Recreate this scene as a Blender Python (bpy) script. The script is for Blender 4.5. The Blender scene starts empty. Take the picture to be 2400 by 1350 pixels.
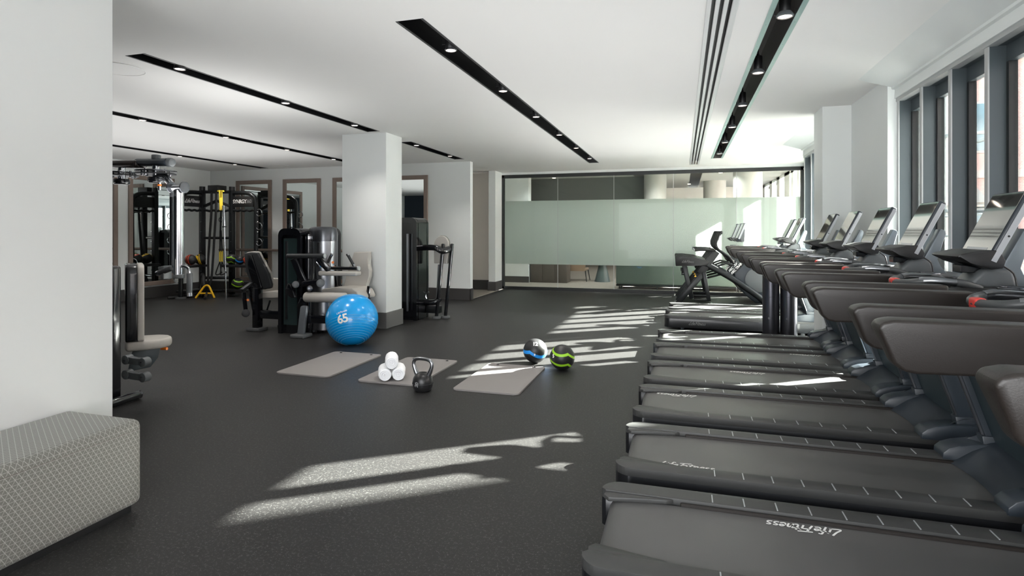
import bpy, bmesh, math, random
from mathutils import Vector, Matrix
random.seed(7)
PI=math.pi
C=bpy.context.scene.collection
# ---------------------------------------------------------------- camera numbers (focal length in px of a 2400 wide frame)
FPX=1330.0; CAMH=1.44; HOR=542.0; YAW=math.atan(400/FPX)
SN,CS=math.sin(YAW),math.cos(YAW)
def at(px,py,Y):            # world point seen at a pixel, standing at depth Y
    u=(px-1200)/FPX; a,b=-SN+CS*u, CS+SN*u; d=Y/b
    return Vector((d*a,Y,CAMH-d*(py-HOR)/FPX))
# ---------------------------------------------------------------- materials
def lin(c):
    return tuple(((v/255)/12.92 if v/255<=0.04045 else ((v/255+0.055)/1.055)**2.4) for v in c)+(1,)
MATS={}
def pm(name,col,rough=.5,metal=0,coat=0,noise=0.0,nscale=8,bump=0,bscale=60,spec=.5,emit=None,es=0,trans=0):
    m=bpy.data.materials.new(name); m.use_nodes=True; MATS[name]=m
    nt=m.node_tree; b=nt.nodes['Principled BSDF']; N=nt.nodes; L=nt.links
    c=lin(col)
    b.inputs['Base Color'].default_value=c; b.inputs['Roughness'].default_value=rough
    b.inputs['Metallic'].default_value=metal; b.inputs['Coat Weight'].default_value=coat
    b.inputs['Coat Roughness'].default_value=.08
    b.inputs['Specular IOR Level'].default_value=spec
    tc=N.new('ShaderNodeTexCoord')
    if noise>0:
        n=N.new('ShaderNodeTexNoise'); n.inputs['Scale'].default_value=nscale; n.inputs['Detail'].default_value=4
        L.new(tc.outputs['Object'],n.inputs['Vector'])
        mx=N.new('ShaderNodeMix'); mx.data_type='RGBA'
        mx.inputs['A'].default_value=tuple(v*(1-noise) for v in c[:3])+(1,)
        mx.inputs['B'].default_value=tuple(min(1,v*(1+noise)) for v in c[:3])+(1,)
        L.new(n.outputs['Fac'],mx.inputs['Factor']); L.new(mx.outputs['Result'],b.inputs['Base Color'])
    if bump>0:
        n2=N.new('ShaderNodeTexNoise'); n2.inputs['Scale'].default_value=bscale
        L.new(tc.outputs['Object'],n2.inputs['Vector'])
        bp=N.new('ShaderNodeBump'); bp.inputs['Strength'].default_value=bump; bp.inputs['Distance'].default_value=.002
        L.new(n2.outputs['Fac'],bp.inputs['Height']); L.new(bp.outputs['Normal'],b.inputs['Normal'])
    if emit:
        b.inputs['Emission Color'].default_value=lin(emit); b.inputs['Emission Strength'].default_value=es
    return m
WALL=pm('wall_paint',(226,229,227),.75,noise=.015,nscale=3,bump=.05,bscale=200)
CEIL=pm('ceiling_paint',(232,231,228),.85,noise=.01,nscale=2)
BEIGE=pm('beige_paint',(222,214,205),.75,noise=.02,nscale=2)
NAVY=pm('navy_paint',(44,54,66),.7,noise=.04)
BASE=pm('baseboard_grey',(66,64,63),.45,noise=.05)
BASEL=pm('baseboard_mid',(92,92,90),.5,noise=.04)
BLACK=pm('black_plastic',(24,24,25),.42,noise=.1,nscale=5)
BLKG=pm('black_gloss',(17,18,22),.16,coat=.5)
BLKM=pm('black_metal',(26,28,30),.33,metal=.3)
SHROUD=pm('charcoal_shroud',(46,53,60),.36,noise=.08,nscale=4)
SHPAN=pm('slate_panel',(46,58,64),.4,noise=.06,nscale=3)
ARM=pm('arm_rubber',(36,31,28),.40,noise=.06,nscale=6,bump=.15,bscale=300)
RAILT=pm('rail_top',(60,60,59),.42,noise=.05,nscale=20,bump=.1,bscale=400)
RAILS=pm('rail_side',(22,23,26),.35,coat=.2)
BELT=pm('belt_rubber',(84,83,82),.36,noise=.18,nscale=3.5,bump=.12,bscale=500)
SILV=pm('silver_plastic',(178,181,184),.35,metal=.3)
GREYP=pm('grey_plastic',(92,96,98),.4,noise=.05)
CHROME=pm('chrome',(200,202,206),.12,metal=1)
STEEL=pm('brushed_steel',(150,152,156),.28,metal=1,noise=.08,nscale=30)
DSTEEL=pm('dark_steel',(92,94,98),.25,metal=.9,noise=.08)
SCREEN=pm('screen_glass',(178,178,175),.04,metal=.9,spec=.8)
PAD=pm('grey_vinyl',(178,174,167),.42,noise=.03,nscale=6,bump=.08,bscale=250)
PADD=pm('dark_vinyl',(44,46,48),.45,noise=.05)
RED=pm('red_plastic',(205,60,52),.4)
ORANGE=pm('orange_plastic',(228,120,30),.4)
WHITE=pm('white_print',(235,235,232),.6)
GREYPR=pm('grey_print',(128,128,128),.6)
RUBG=pm('foot_rubber',(84,86,87),.6,noise=.05)
TAUPE=pm('taupe_wood',(138,122,112),.55,noise=.12,nscale=10)
FIN=pm('fin_metal',(80,88,92),.4,metal=.25,noise=.03)
FINE=pm('fin_edge',(176,178,178),.45,metal=.2)
BFR=pm('black_frame',(30,32,32),.45)
TOWEL=pm('white_towel',(240,241,243),.95,bump=.8,bscale=350,spec=.1)
MATM=pm('mat_foam',(126,122,120),.7,noise=.05,nscale=3,bump=.1,bscale=500)
YEL=pm('yellow_paint',(240,186,30),.4)
YELW=pm('yellow_webbing',(235,205,60),.7)
ROPE=pm('rope_black',(30,30,31),.8,bump=.8,bscale=180)
SLOTM=pm('diffuser_metal',(205,206,206),.35,metal=.2)
TROUGH=pm('trough_black',(13,13,15),.35,noise=.1)
TRIMG=pm('track_flange',(150,176,172),.4,metal=.3)
TRIMD=pm('trough_flange',(62,62,62),.4,metal=.2)
TRACKI=pm('track_inner',(92,88,86),.32,metal=.4,noise=.25,nscale=6)
LENS=pm('lamp_lens',(255,240,225),.3,emit=(255,236,220),es=2.2)
DARKW=pm('brown_cabinet',(92,84,78),.5,noise=.08)
CARP=pm('carpet_taupe',(150,143,134),.95,noise=.2,nscale=14)
SOFA=pm('sofa_tweed',(96,108,101),.95,noise=.35,nscale=90,bump=.4,bscale=200)
CONC=pm('plaster_column',(168,166,161),.8,noise=.04)
LEATH=pm('tan_leather',(150,128,108),.5,noise=.08)
TEAL=pm('table_teal',(72,84,84),.4,noise=.08)
STREET=pm('pavement',(178,176,172),.9,noise=.12,nscale=2)
GALV=pm('galvanised_tube',(170,178,176),.4,metal=.5,noise=.1)
PLANK=pm('scaffold_plank',(168,166,156),.8,noise=.15)
WINGL=pm('house_glass',(120,150,160),.1,metal=.3)
CLAD=pm('pale_cladding',(198,196,190),.8,noise=.08)
BAND=pm('light_stone',(205,200,190),.8,noise=.06)

def nodes(name):
    m=bpy.data.materials.new(name); m.use_nodes=True; MATS[name]=m
    nt=m.node_tree; return m,nt,nt.nodes,nt.links,nt.nodes['Principled BSDF']
# clear pane: mostly see-through, fresnel reflection
def glassmat(name,tint,fr=1.0):
    m,nt,N,L,b=nodes(name); N.remove(b)
    out=N['Material Output']; t=N.new('ShaderNodeBsdfTransparent'); t.inputs[0].default_value=tint
    g=N.new('ShaderNodeBsdfGlossy'); g.inputs['Roughness'].default_value=0.01
    lw=N.new('ShaderNodeFresnel'); lw.inputs[0].default_value=1.38
    mu=N.new('ShaderNodeMath'); mu.operation='MULTIPLY'; mu.inputs[1].default_value=fr
    mx=N.new('ShaderNodeMixShader'); L.new(lw.outputs[0],mu.inputs[0]); L.new(mu.outputs[0],mx.inputs[0]); L.new(t.outputs[0],mx.inputs[1]); L.new(g.outputs[0],mx.inputs[2])
    L.new(mx.outputs[0],out.inputs[0]); return m
GLASS=glassmat('window_glass',(.93,.96,.95,1),.8)
GLASSW=glassmat('partition_glass',(.91,.94,.92,1),.3)
# frosted film: diffusing and translucent
def frost():
    m,nt,N,L,b=nodes('frosted_film'); N.remove(b); out=N['Material Output']
    tr=N.new('ShaderNodeBsdfTranslucent'); tr.inputs[0].default_value=(.74,.79,.76,1)
    df=N.new('ShaderNodeBsdfDiffuse'); df.inputs[0].default_value=(.64,.65,.625,1)
    tp=N.new('ShaderNodeBsdfTransparent'); tp.inputs[0].default_value=(.88,.93,.91,1)
    m1=N.new('ShaderNodeMixShader'); m1.inputs[0].default_value=.5; L.new(tr.outputs[0],m1.inputs[1]); L.new(df.outputs[0],m1.inputs[2])
    m2=N.new('ShaderNodeMixShader'); m2.inputs[0].default_value=.08; L.new(m1.outputs[0],m2.inputs[1]); L.new(tp.outputs[0],m2.inputs[2])
    L.new(m2.outputs[0],out.inputs[0]); return m
FROST=frost()
m,nt,N,L,b=nodes('mirror_glass'); b.inputs['Base Color'].default_value=(.82,.87,.86,1); b.inputs['Metallic'].default_value=1; b.inputs['Roughness'].default_value=.01; MIRROR=m
# rubber floor: dark with fine pale flecks and large soft blotches
m,nt,N,L,b=nodes('rubber_floor'); RUBF=m
tc=N.new('ShaderNodeTexCoord')
v=N.new('ShaderNodeTexVoronoi'); v.inputs['Scale'].default_value=380; L.new(tc.outputs['Object'],v.inputs['Vector'])
r=N.new('ShaderNodeValToRGB'); r.color_ramp.elements[0].position=.14; r.color_ramp.elements[0].color=(1,1,1,1); r.color_ramp.elements[1].position=.30; r.color_ramp.elements[1].color=(0,0,0,1)
L.new(v.outputs['Distance'],r.inputs[0])
n0=N.new('ShaderNodeTexNoise'); n0.inputs['Scale'].default_value=70; L.new(tc.outputs['Object'],n0.inputs['Vector'])
r0=N.new('ShaderNodeValToRGB'); r0.color_ramp.elements[0].position=.50; r0.color_ramp.elements[1].position=.62; L.new(n0.outputs['Fac'],r0.inputs[0])
mm=N.new('ShaderNodeMath'); mm.operation='MULTIPLY'; L.new(r.outputs[0],mm.inputs[0]); L.new(r0.outputs[0],mm.inputs[1])
n1=N.new('ShaderNodeTexNoise'); n1.inputs['Scale'].default_value=.9; n1.inputs['Detail'].default_value=5; L.new(tc.outputs['Object'],n1.inputs['Vector'])
mx=N.new('ShaderNodeMix'); mx.data_type='RGBA'; mx.inputs['A'].default_value=lin((27,26,26)); mx.inputs['B'].default_value=lin((39,38,37)); L.new(n1.outputs['Fac'],mx.inputs['Factor'])
m2=N.new('ShaderNodeMix'); m2.data_type='RGBA'; m2.inputs['B'].default_value=lin((165,165,160)); L.new(mm.outputs[0],m2.inputs['Factor']); L.new(mx.outputs['Result'],m2.inputs['A'])
L.new(m2.outputs['Result'],b.inputs['Base Color']); b.inputs['Roughness'].default_value=.46; b.inputs['Specular IOR Level'].default_value=.35
bp=N.new('ShaderNodeBump'); bp.inputs['Strength'].default_value=.25; bp.inputs['Distance'].default_value=.002; n3=N.new('ShaderNodeTexNoise'); n3.inputs['Scale'].default_value=300; L.new(tc.outputs['Object'],n3.inputs['Vector']); L.new(n3.outputs['Fac'],bp.inputs['Height']); L.new(bp.outputs['Normal'],b.inputs['Normal'])
# bench fabric: triangular line lattice (three line families) on uv-like box coordinates
m,nt,N,L,b=nodes('bench_fabric'); BENCHM=m
uv=N.new('ShaderNodeUVMap'); uv.uv_map='UVMap'; sp=N.new('ShaderNodeSeparateXYZ'); L.new(uv.outputs[0],sp.inputs[0])
def mth(op,a,bv=None):
    q=N.new('ShaderNodeMath'); q.operation=op
    for i,x in enumerate((a,bv)):
        if x is None: continue
        if isinstance(x,(int,float)): q.inputs[i].default_value=x
        else: L.new(x,q.inputs[i])
    return q.outputs[0]
def fam(cx,cy,per,w):
    s=mth('ADD',mth('MULTIPLY',sp.outputs[0],cx/per),mth('MULTIPLY',sp.outputs[1],cy/per))
    f=mth('ABSOLUTE',mth('SUBTRACT',mth('FRACT',s),.5))
    return mth('GREATER_THAN',f,.5-w)
P=.044
fs=[fam(0,1,P*.5,.045),fam(.866,.5,P*.5,.06),fam(.866,-.5,P*.5,.045),fam(1,0,P*.2885*1.0,.02)]
tot=mth('MAXIMUM',mth('MAXIMUM',fs[0],fs[1]),mth('MAXIMUM',fs[2],mth('MULTIPLY',fs[3],.35)))
ns=N.new('ShaderNodeTexNoise'); ns.inputs['Scale'].default_value=60; L.new(uv.outputs[0],ns.inputs['Vector'])
mb_=N.new('ShaderNodeMix'); mb_.data_type='RGBA'; mb_.inputs['A'].default_value=lin((95,94,88)); mb_.inputs['B'].default_value=lin((109,108,102)); L.new(ns.outputs['Fac'],mb_.inputs['Factor'])
mf=N.new('ShaderNodeMix'); mf.data_type='RGBA'; mf.inputs['B'].default_value=lin((152,152,145)); L.new(mb_.outputs['Result'],mf.inputs['A']); L.new(tot,mf.inputs['Factor'])
L.new(mf.outputs['Result'],b.inputs['Base Color']); b.inputs['Roughness'].default_value=.75; b.inputs['Sheen Weight'].default_value=.15
# brick
m,nt,N,L,b=nodes('brick_wall'); BRICK=m
tc=N.new('ShaderNodeTexCoord'); mp=N.new('ShaderNodeMapping'); mp.inputs['Rotation'].default_value=(PI/2,0,0)
L.new(tc.outputs['Object'],mp.inputs[0]); bk=N.new('ShaderNodeTexBrick'); bk.inputs['Scale'].default_value=4.5
bk.inputs['Color1'].default_value=lin((206,168,160)); bk.inputs['Color2'].default_value=lin((216,182,172)); bk.inputs['Mortar'].default_value=lin((222,214,206))
L.new(mp.outputs[0],bk.inputs['Vector']); L.new(bk.outputs['Color'],b.inputs['Base Color']); b.inputs['Roughness'].default_value=.9
# exercise ball: blue with fine pale rings on lower part
m,nt,N,L,b=nodes('ball_blue'); BALLM=m
b.inputs['Base Color'].default_value=lin((10,150,222)); b.inputs['Roughness'].default_value=.2; b.inputs['Specular IOR Level'].default_value=.6; b.inputs['Subsurface Weight'].default_value=.05
def ballmat(name,c1,tiltv,off,w):
    m,nt,N,L,b=nodes(name)
    tc=N.new('ShaderNodeTexCoord'); 
    vm=N.new('ShaderNodeVectorMath'); vm.operation='DOT_PRODUCT'; vm.inputs[1].default_value=tiltv; L.new(tc.outputs['Object'],vm.inputs[0])
    sx=N.new('ShaderNodeSeparateXYZ'); L.new(tc.outputs['Object'],sx.inputs[0])
    def M2(op,a,c=None):
        q=N.new('ShaderNodeMath'); q.operation=op
        for i,x in enumerate((a,c)):
            if x is None: continue
            if isinstance(x,(int,float)): q.inputs[i].default_value=x
            else: L.new(x,q.inputs[i])
        return q.outputs[0]
    an=M2('ARCTAN2',sx.outputs[1],sx.outputs[0])
    wv=M2('MULTIPLY',M2('ABSOLUTE',M2('SINE',M2('MULTIPLY',an,1.5))),.035)
    val=M2('ABSOLUTE',M2('SUBTRACT',M2('ABSOLUTE',M2('ADD',vm.outputs['Value'],M2('SUBTRACT',wv,.02))),off))
    f=M2('LESS_THAN',val,w)
    mx=N.new('ShaderNodeMix'); mx.data_type='RGBA'; mx.inputs['A'].default_value=lin((30,30,31)); mx.inputs['B'].default_value=lin(c1); L.new(f,mx.inputs['Factor'])
    L.new(mx.outputs['Result'],b.inputs['Base Color']); b.inputs['Roughness'].default_value=.42
    n=N.new('ShaderNodeTexNoise'); n.inputs['Scale'].default_value=300; L.new(tc.outputs['Object'],n.inputs['Vector'])
    bp=N.new('ShaderNodeBump'); bp.inputs['Strength'].default_value=.2; bp.inputs['Distance'].default_value=.001; L.new(n.outputs['Fac'],bp.inputs['Height']); L.new(bp.outputs['Normal'],b.inputs['Normal'])
    return m
MB_BLUE=ballmat('ball_black_blue',(30,140,225),(.15,-.2,.97),.0,.018)
MB_GREEN=ballmat('ball_black_green',(150,205,40),(.1,-.25,.96),.05,.012)
MB_YEL=ballmat('ball_black_yellow',(232,185,30),(.85,-.4,.3),.02,.012)
MB_RED=ballmat('ball_black_red',(225,75,40),(.9,-.3,.1),.03,.011)
# ---------------------------------------------------------------- mesh builder
class MB:
    def __init__(s): s.bm=bmesh.new()
    def _fin(s,vs,bev,seg,M=None):
        if bev>0:
            es=set()
            for v in vs:
                for e in v.link_edges: es.add(e)
            bmesh.ops.bevel(s.bm,geom=list(es),offset=bev,segments=seg,profile=.5,affect='EDGES',clamp_overlap=True)
    def box(s,lo,hi,bev=0,seg=2,M=None):
        a,b=Vector(lo),Vector(hi); vs=[]
        for z in (a.z,b.z):
            for (x,y) in ((a.x,a.y),(b.x,a.y),(b.x,b.y),(a.x,b.y)):
                p=Vector((x,y,z)); vs.append(s.bm.verts.new(M@p if M else p))
        for f in ((3,2,1,0),(4,5,6,7),(0,1,5,4),(1,2,6,5),(2,3,7,6),(3,0,4,7)): s.bm.faces.new([vs[i] for i in f])
        s._fin(vs,bev,seg); return s
    def bar(s,p0,p1,w,h,bev=0,up=(0,0,1),seg=2):      # oriented rectangular bar: w sideways, h along 'up'
        p0,p1=Vector(p0),Vector(p1); d=(p1-p0); l=d.length; d.normalize(); u=Vector(up)
        sd=d.cross(u); 
        if sd.length<1e-4: sd=d.cross(Vector((0,1,0)))
        sd.normalize(); u=sd.cross(d).normalized()
        M=Matrix((( d.x,sd.x,u.x,p0.x),(d.y,sd.y,u.y,p0.y),(d.z,sd.z,u.z,p0.z),(0,0,0,1)))
        return s.box((0,-w/2,-h/2),(l,w/2,h/2),bev,seg,M)
    def prism(s,pts,lo,hi,plane='xz',bev=0,seg=2):
        def mk(a,b,t):
            return {'xz':(a,t,b),'yz':(t,a,b),'xy':(a,b,t)}[plane]
        A=[s.bm.verts.new(mk(a,b,lo)) for a,b in pts]; B=[s.bm.verts.new(mk(a,b,hi)) for a,b in pts]
        n=len(pts); s.bm.faces.new(A); s.bm.faces.new(B[::-1])
        for i in range(n):
            j=(i+1)%n; s.bm.faces.new([A[j],A[i],B[i],B[j]])
        s._fin(A+B,bev,seg); return s
    def loft(s,rings,cap=True,closed=True):
        R=[[s.bm.verts.new(p) for p in r] for r in rings]; n=len(R[0])
        for a,b in zip(R,R[1:]):
            for i in range(n if closed else n-1):
                j=(i+1)%n; s.bm.faces.new([a[i],a[j],b[j],b[i]])
        if cap and closed: s.bm.faces.new(R[0][::-1]); s.bm.faces.new(R[-1])
        return s
    def tube(s,pts,r,n=12,sub=0,flat=None,cap=True):
        pts=[Vector(p) for p in pts]; rs=r if isinstance(r,(list,tuple)) else [r]*len(pts)
        if sub and len(pts)>2:
            q=[];qr=[]
            for i in range(len(pts)-1):
                p0=pts[max(i-1,0)];p1=pts[i];p2=pts[i+1];p3=pts[min(i+2,len(pts)-1)]
                for k in range(sub):
                    t=k/sub; q.append(.5*((2*p1)+(p2-p0)*t+(2*p0-5*p1+4*p2-p3)*t*t+(3*p1-p0-3*p2+p3)*t**3)); qr.append(rs[i]+(rs[i+1]-rs[i])*t)
            q.append(pts[-1]); qr.append(rs[-1]); pts,rs=q,qr
        rings=[]; nrm=None
        for i,p in enumerate(pts):
            if i==0: t=pts[1]-pts[0]
            elif i==len(pts)-1: t=pts[-1]-pts[-2]
            else: t=pts[i+1]-pts[i-1]
            t.normalize()
            if nrm is None:
                nrm=Vector((0,1,0)) if abs(t.y)<.9 else Vector((1,0,0))
            nrm=(nrm-t*nrm.dot(t)); nrm.normalize(); bn=t.cross(nrm)
            fl=flat or (1,1)
            rings.append([p+(nrm*math.cos(2*PI*k/n)*fl[0]+bn*math.sin(2*PI*k/n)*fl[1])*rs[i] for k in range(n)])
        return s.loft(rings,cap)
    def cyl(s,p0,p1,r,r2=None,n=24,bev=0):
        p0,p1=Vector(p0),Vector(p1); r2=r if r2 is None else r2
        if bev>0:
            d=(p1-p0).normalized()
            return s.tube([p0,p0+d*bev*.3,p0+d*bev,p1-d*bev,p1-d*bev*.3,p1],[r-bev,r-bev*.3,r,r2,r2-bev*.3,r2-bev],n)
        return s.tube([p0,p1],[r,r2],n)
    def lathe(s,prof,n=32,c=(0,0,0)):
        rings=[[(c[0]+r*math.cos(2*PI*k/n),c[1]+r*math.sin(2*PI*k/n),c[2]+z) for k in range(n)] for r,z in prof]
        return s.loft(rings,cap=True)
    def sph(s,c,r,sc=(1,1,1),n=24,m=16):
        rings=[]
        for j in range(m+1):
            a=PI*j/m; rr=max(math.sin(a),.004)*r
            rings.append([(c[0]+sc[0]*rr*math.cos(2*PI*k/n),c[1]+sc[1]*rr*math.sin(2*PI*k/n),c[2]-sc[2]*r*math.cos(a)) for k in range(n)])
        return s.loft(rings)
    def torus(s,c,R,r,axis='z',n=28,m=8,a0=0,a1=2*PI):
        full=abs(a1-a0-2*PI)<1e-4; rings=[]
        k=n if full else n+1
        pts=[]
        for i in range(k+(1 if full else 0)):
            a=a0+(a1-a0)*i/n; e=(math.cos(a),math.sin(a))
            d={'z':Vector((e[0],e[1],0)),'y':Vector((e[0],0,e[1])),'x':Vector((0,e[0],e[1]))}[axis]
            ax={'z':Vector((0,0,1)),'y':Vector((0,1,0)),'x':Vector((1,0,0))}[axis]
            rings.append([Vector(c)+d*(R+r*math.cos(2*PI*j/m))+ax*r*math.sin(2*PI*j/m) for j in range(m)])
        return s.loft(rings,cap=not full)
    def xf(s,M): bmesh.ops.transform(s.bm,matrix=M,verts=s.bm.verts); return s
    def build(s,name,mat,parent=None,loc=None,sharp=35):
        bmesh.ops.recalc_face_normals(s.bm,faces=s.bm.faces)
        me=bpy.data.meshes.new(name); s.bm.to_mesh(me); s.bm.free()
        for p in me.polygons: p.use_smooth=True
        me.set_sharp_from_angle(angle=math.radians(sharp))
        me.materials.append(mat); o=bpy.data.objects.new(name,me); C.objects.link(o)
        if loc: o.location=loc
        if parent: o.parent=parent
        return o
def tag(o,label=None,cat=None,group=None,kind=None):
    if label: o['label']=label
    if cat: o['category']=cat
    if group: o['group']=group
    if kind: o['kind']=kind
    return o
def empty(name,loc,rz=0,label=None,cat=None,group=None):
    o=bpy.data.objects.new(name,None); C.objects.link(o); o.empty_display_size=.1
    o.location=loc; o.rotation_euler=(0,0,rz); return tag(o,label,cat,group)
def copy_tree(o,parent=None):
    c=o.copy(); C.objects.link(c); c.parent=parent
    for ch in list(o.children): copy_tree(ch,c)
    return c
def dup(o,loc,rz,label,group=None):
    c=copy_tree(o); c.location=loc; c.rotation_euler=(0,0,rz); c['label']=label
    if group: c['group']=group
    return c
def struct(name,mb,mat,parent=None):
    o=mb.build(name,mat,parent)
    if not parent: o['kind']='structure'
    return o
def text(name,body,size,mat,org,right,up,parent=None,shear=0,thick=.0,ext=.0006,align='CENTER',sx=1):
    cu=bpy.data.curves.new(name,'FONT'); cu.body=body; cu.size=size; cu.shear=shear; cu.offset=thick; cu.extrude=ext; cu.align_x=align; cu.align_y='CENTER'; cu.space_character=.92
    t=bpy.data.objects.new(name,cu); C.objects.link(t); bpy.context.view_layer.update()
    me=bpy.data.meshes.new_from_object(t.evaluated_get(bpy.context.evaluated_depsgraph_get()))
    bpy.data.objects.remove(t); bpy.data.curves.remove(cu)
    r=Vector(right).normalized(); u=Vector(up).normalized(); n=r.cross(u)
    M=Matrix(((r.x*sx,u.x,n.x,org[0]),(r.y*sx,u.y,n.y,org[1]),(r.z*sx,u.z,n.z,org[2]),(0,0,0,1)))
    me.transform(M); me.materials.clear(); me.materials.append(mat)
    o=bpy.data.objects.new(name,me); C.objects.link(o); o.parent=parent
    return o
# hand-lettered script logo as thin strokes: the word in a flowing slanted hand
STK={'L':[[(.55,1.0),(.3,.5),(.0,.0),(.75,.05)]],'i':[[(.2,.55),(.08,0)],[(.3,.78),(.28,.72)]],'f':[[(.62,.92),(.42,.98),(.3,.6),(.1,-.15)],[(.08,.52),(.5,.56)]],
'e':[[(.05,.28),(.4,.36),(.38,.55),(.2,.5),(.06,.22),(.12,.02),(.42,.08)]],'F':[[(.1,.9),(1.1,1.0)],[(.5,.93),(.3,.4),(.12,-.05)],[(.3,.5),(.75,.55)]],
't':[[(.3,.85),(.15,.2),(.2,.0),(.36,.06)],[(.05,.56),(.6,.62)]],'n':[[(.14,.52),(.02,0)],[(.06,.2),(.3,.55),(.42,.45),(.34,.02)]],'s':[[(.42,.5),(.22,.54),(.14,.4),(.34,.22),(.28,.03),(.02,.03)]]}
ADV={'L':.55,'i':.3,'f':.42,'e':.46,'F':.62,'t':.42,'n':.52,'s':.46}
def script_logo(name,size,mat,org,right,up,parent=None,r=.055):
    mb=MB(); x=0; R=Vector(right).normalized(); U=Vector(up).normalized(); W=sum(ADV[c] for c in 'LifeFitness'); Nn=R.cross(U); O=Vector(org)
    for ch in 'LifeFitness':
        for st in STK[ch]:
            pts=[O+R*size*(x+p[0]+.18*p[1]-W/2)+U*size*(p[1]-.4) for p in st]
            if len(pts)==2: ln=[pts[0].lerp(pts[1],k/2) for k in range(3)]
            else: ln=pts
            # flat ribbon
            q=[]
            for i in range(len(ln)-1):
                p0=ln[max(i-1,0)];p1=ln[i];p2=ln[i+1];p3=ln[min(i+2,len(ln)-1)]
                for k in range(4):
                    t=k/4; q.append(.5*((2*p1)+(p2-p0)*t+(2*p0-5*p1+4*p2-p3)*t*t+(3*p1-p0-3*p2+p3)*t**3))
            q.append(ln[-1]); L1=[];L2=[]
            for i,p in enumerate(q):
                t=(q[min(i+1,len(q)-1)]-q[max(i-1,0)]).normalized(); sd=t.cross(Nn)
                L1.append(mb.bm.verts.new(p+sd*size*r+Nn*.0012)); L2.append(mb.bm.verts.new(p-sd*size*r+Nn*.0012))
            for i in range(len(q)-1): mb.bm.faces.new([L1[i],L1[i+1],L2[i+1],L2[i]])
        x+=ADV[ch]
    o=mb.build(name,mat,parent); return o

def subdiv_text(o,n=2):
    bm=bmesh.new(); bm.from_mesh(o.data); bmesh.ops.triangulate(bm,faces=bm.faces); 
    for _ in range(n): bmesh.ops.subdivide_edges(bm,edges=bm.edges,cuts=1,use_grid_fill=True)
    bm.to_mesh(o.data); bm.free()
WALLDIM=pm('wall_paint_dimmed',(198,200,198),.75,noise=.012,nscale=3,bump=.05,bscale=200)  # wall paint darkened to offset the strong daylight on this pier
WORLD_S=5.4; SUN_E=115; SPOT_E=35; EXPO=0.8; LOUNGE_E=60
FILL_UP=[(-.9,6.0,2.9,10.5,34),(-7.9,6.4,3.6,6.4,40),(-4.6,4.9,.9,1.8,9)]  # upward fill lamps added to brighten the ceiling
# ================================================================ ROOM SHELL
CZ=2.90
def grid_sheet(x0,x1,y0,y1,z,holes):
    xs=sorted({x0,x1,*[h[0] for h in holes],*[h[1] for h in holes]}); ys=sorted({y0,y1,*[h[2] for h in holes],*[h[3] for h in holes]})
    mb=MB(); V={}
    def v(i,j):
        if (i,j) not in V: V[i,j]=mb.bm.verts.new((xs[i],ys[j],z))
        return V[i,j]
    for i in range(len(xs)-1):
        for j in range(len(ys)-1):
            cx,cy=(xs[i]+xs[i+1])/2,(ys[j]+ys[j+1])/2
            if any(h[0]<cx<h[1] and h[2]<cy<h[3] for h in holes): continue
            mb.bm.faces.new([v(i,j),v(i,j+1),v(i+1,j+1),v(i+1,j)])
    return mb
TR=[('middle',-1.915,-1.705,3.55,12.1),('near column',-4.435,-4.23,3.59,7.37),('left',-6.83,-6.62,3.4,10.6),('far left',-9.38,-9.17,4.6,10.93),('behind column',-4.435,-4.23,8.38,10.7)]
TK=(.545,.765,1.6,12.05); SL=(.145,.345,1.4,13.05)
holes=[t[1:] for t in TR]+[TK,SL]
grid_sheet(-11.1,2.62,-3,13.55,CZ,holes).build('ceiling',CEIL)['kind']='structure'
mb=MB(); mb.box((-11.3,-3,3.32),(2.9,13.6,3.4)); struct('light_stop_roof',mb,WALL)    # unseen roof slab added above the suspended ceiling to block light
mb=MB(); mb.box((-11.2,-3,-.1),(-4.28,11.1,0)); mb.box((-4.28,-3,-.1),(2.2,13.6,0)); mb.box((2.2,7.8,-.1),(2.7,13.6,0)); struct('floor',mb,RUBF)
mb=MB(); mb.box((-7,11.1,-.1),(-4.3,13.2,.004)); struct('floor_1',mb,CARP)
def wall(name,lo,hi,mat=WALL,bev=0):
    mb=MB(); mb.box(lo,hi,bev); return struct(name,mb,mat)
def base(name,lo,hi,mat=BASE):
    mb=MB(); mb.box(lo,hi,.004,1); return struct(name,mb,mat)
wall('wall_left',(-11.2,1,0),(-11.0,11.3,CZ)); base('baseboard_left',(-11.0,1,0),(-10.97,11.1,.24))
wall('wall_back',(-11.2,11.1,0),(-4.25,11.25,CZ)); base('baseboard_back',(-11,11.07,0),(-4.235,11.1,.24)); base('baseboard_corridor_side',(-4.25,11.07,0),(-4.235,11.25,.24))
wall('wall_corridor',(-7,13.2,0),(-4.47,13.3,CZ-.02),BEIGE); base('baseboard_corridor',(-7,13.17,0),(-4.47,13.2,.24))
wall('wall_pier_corridor',(-4.5,13.0,0),(-4.33,13.62,CZ),WALL); base('baseboard_pier_corridor',(-4.52,12.98,0),(-4.315,13.5,.22))
wall('wall_corridor_end',(-7.1,11.1,0),(-7,13.3,CZ),BEIGE)
wall('wall_south',(-11.2,.85,0),(-3.6,1.0,CZ),NAVY)
# pier in the left foreground, the bench stands against its long face
wall('wall_foreground',(-3.75,-3,0),(-3.2,2.51,CZ),WALLDIM)
# square column
wall('wall_column',(-4.93,7.475,0),(-4.185,7.965,CZ),WALL,.006); base('baseboard_column',(-4.945,7.46,0),(-4.17,7.98,.24),BASEL)
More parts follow.
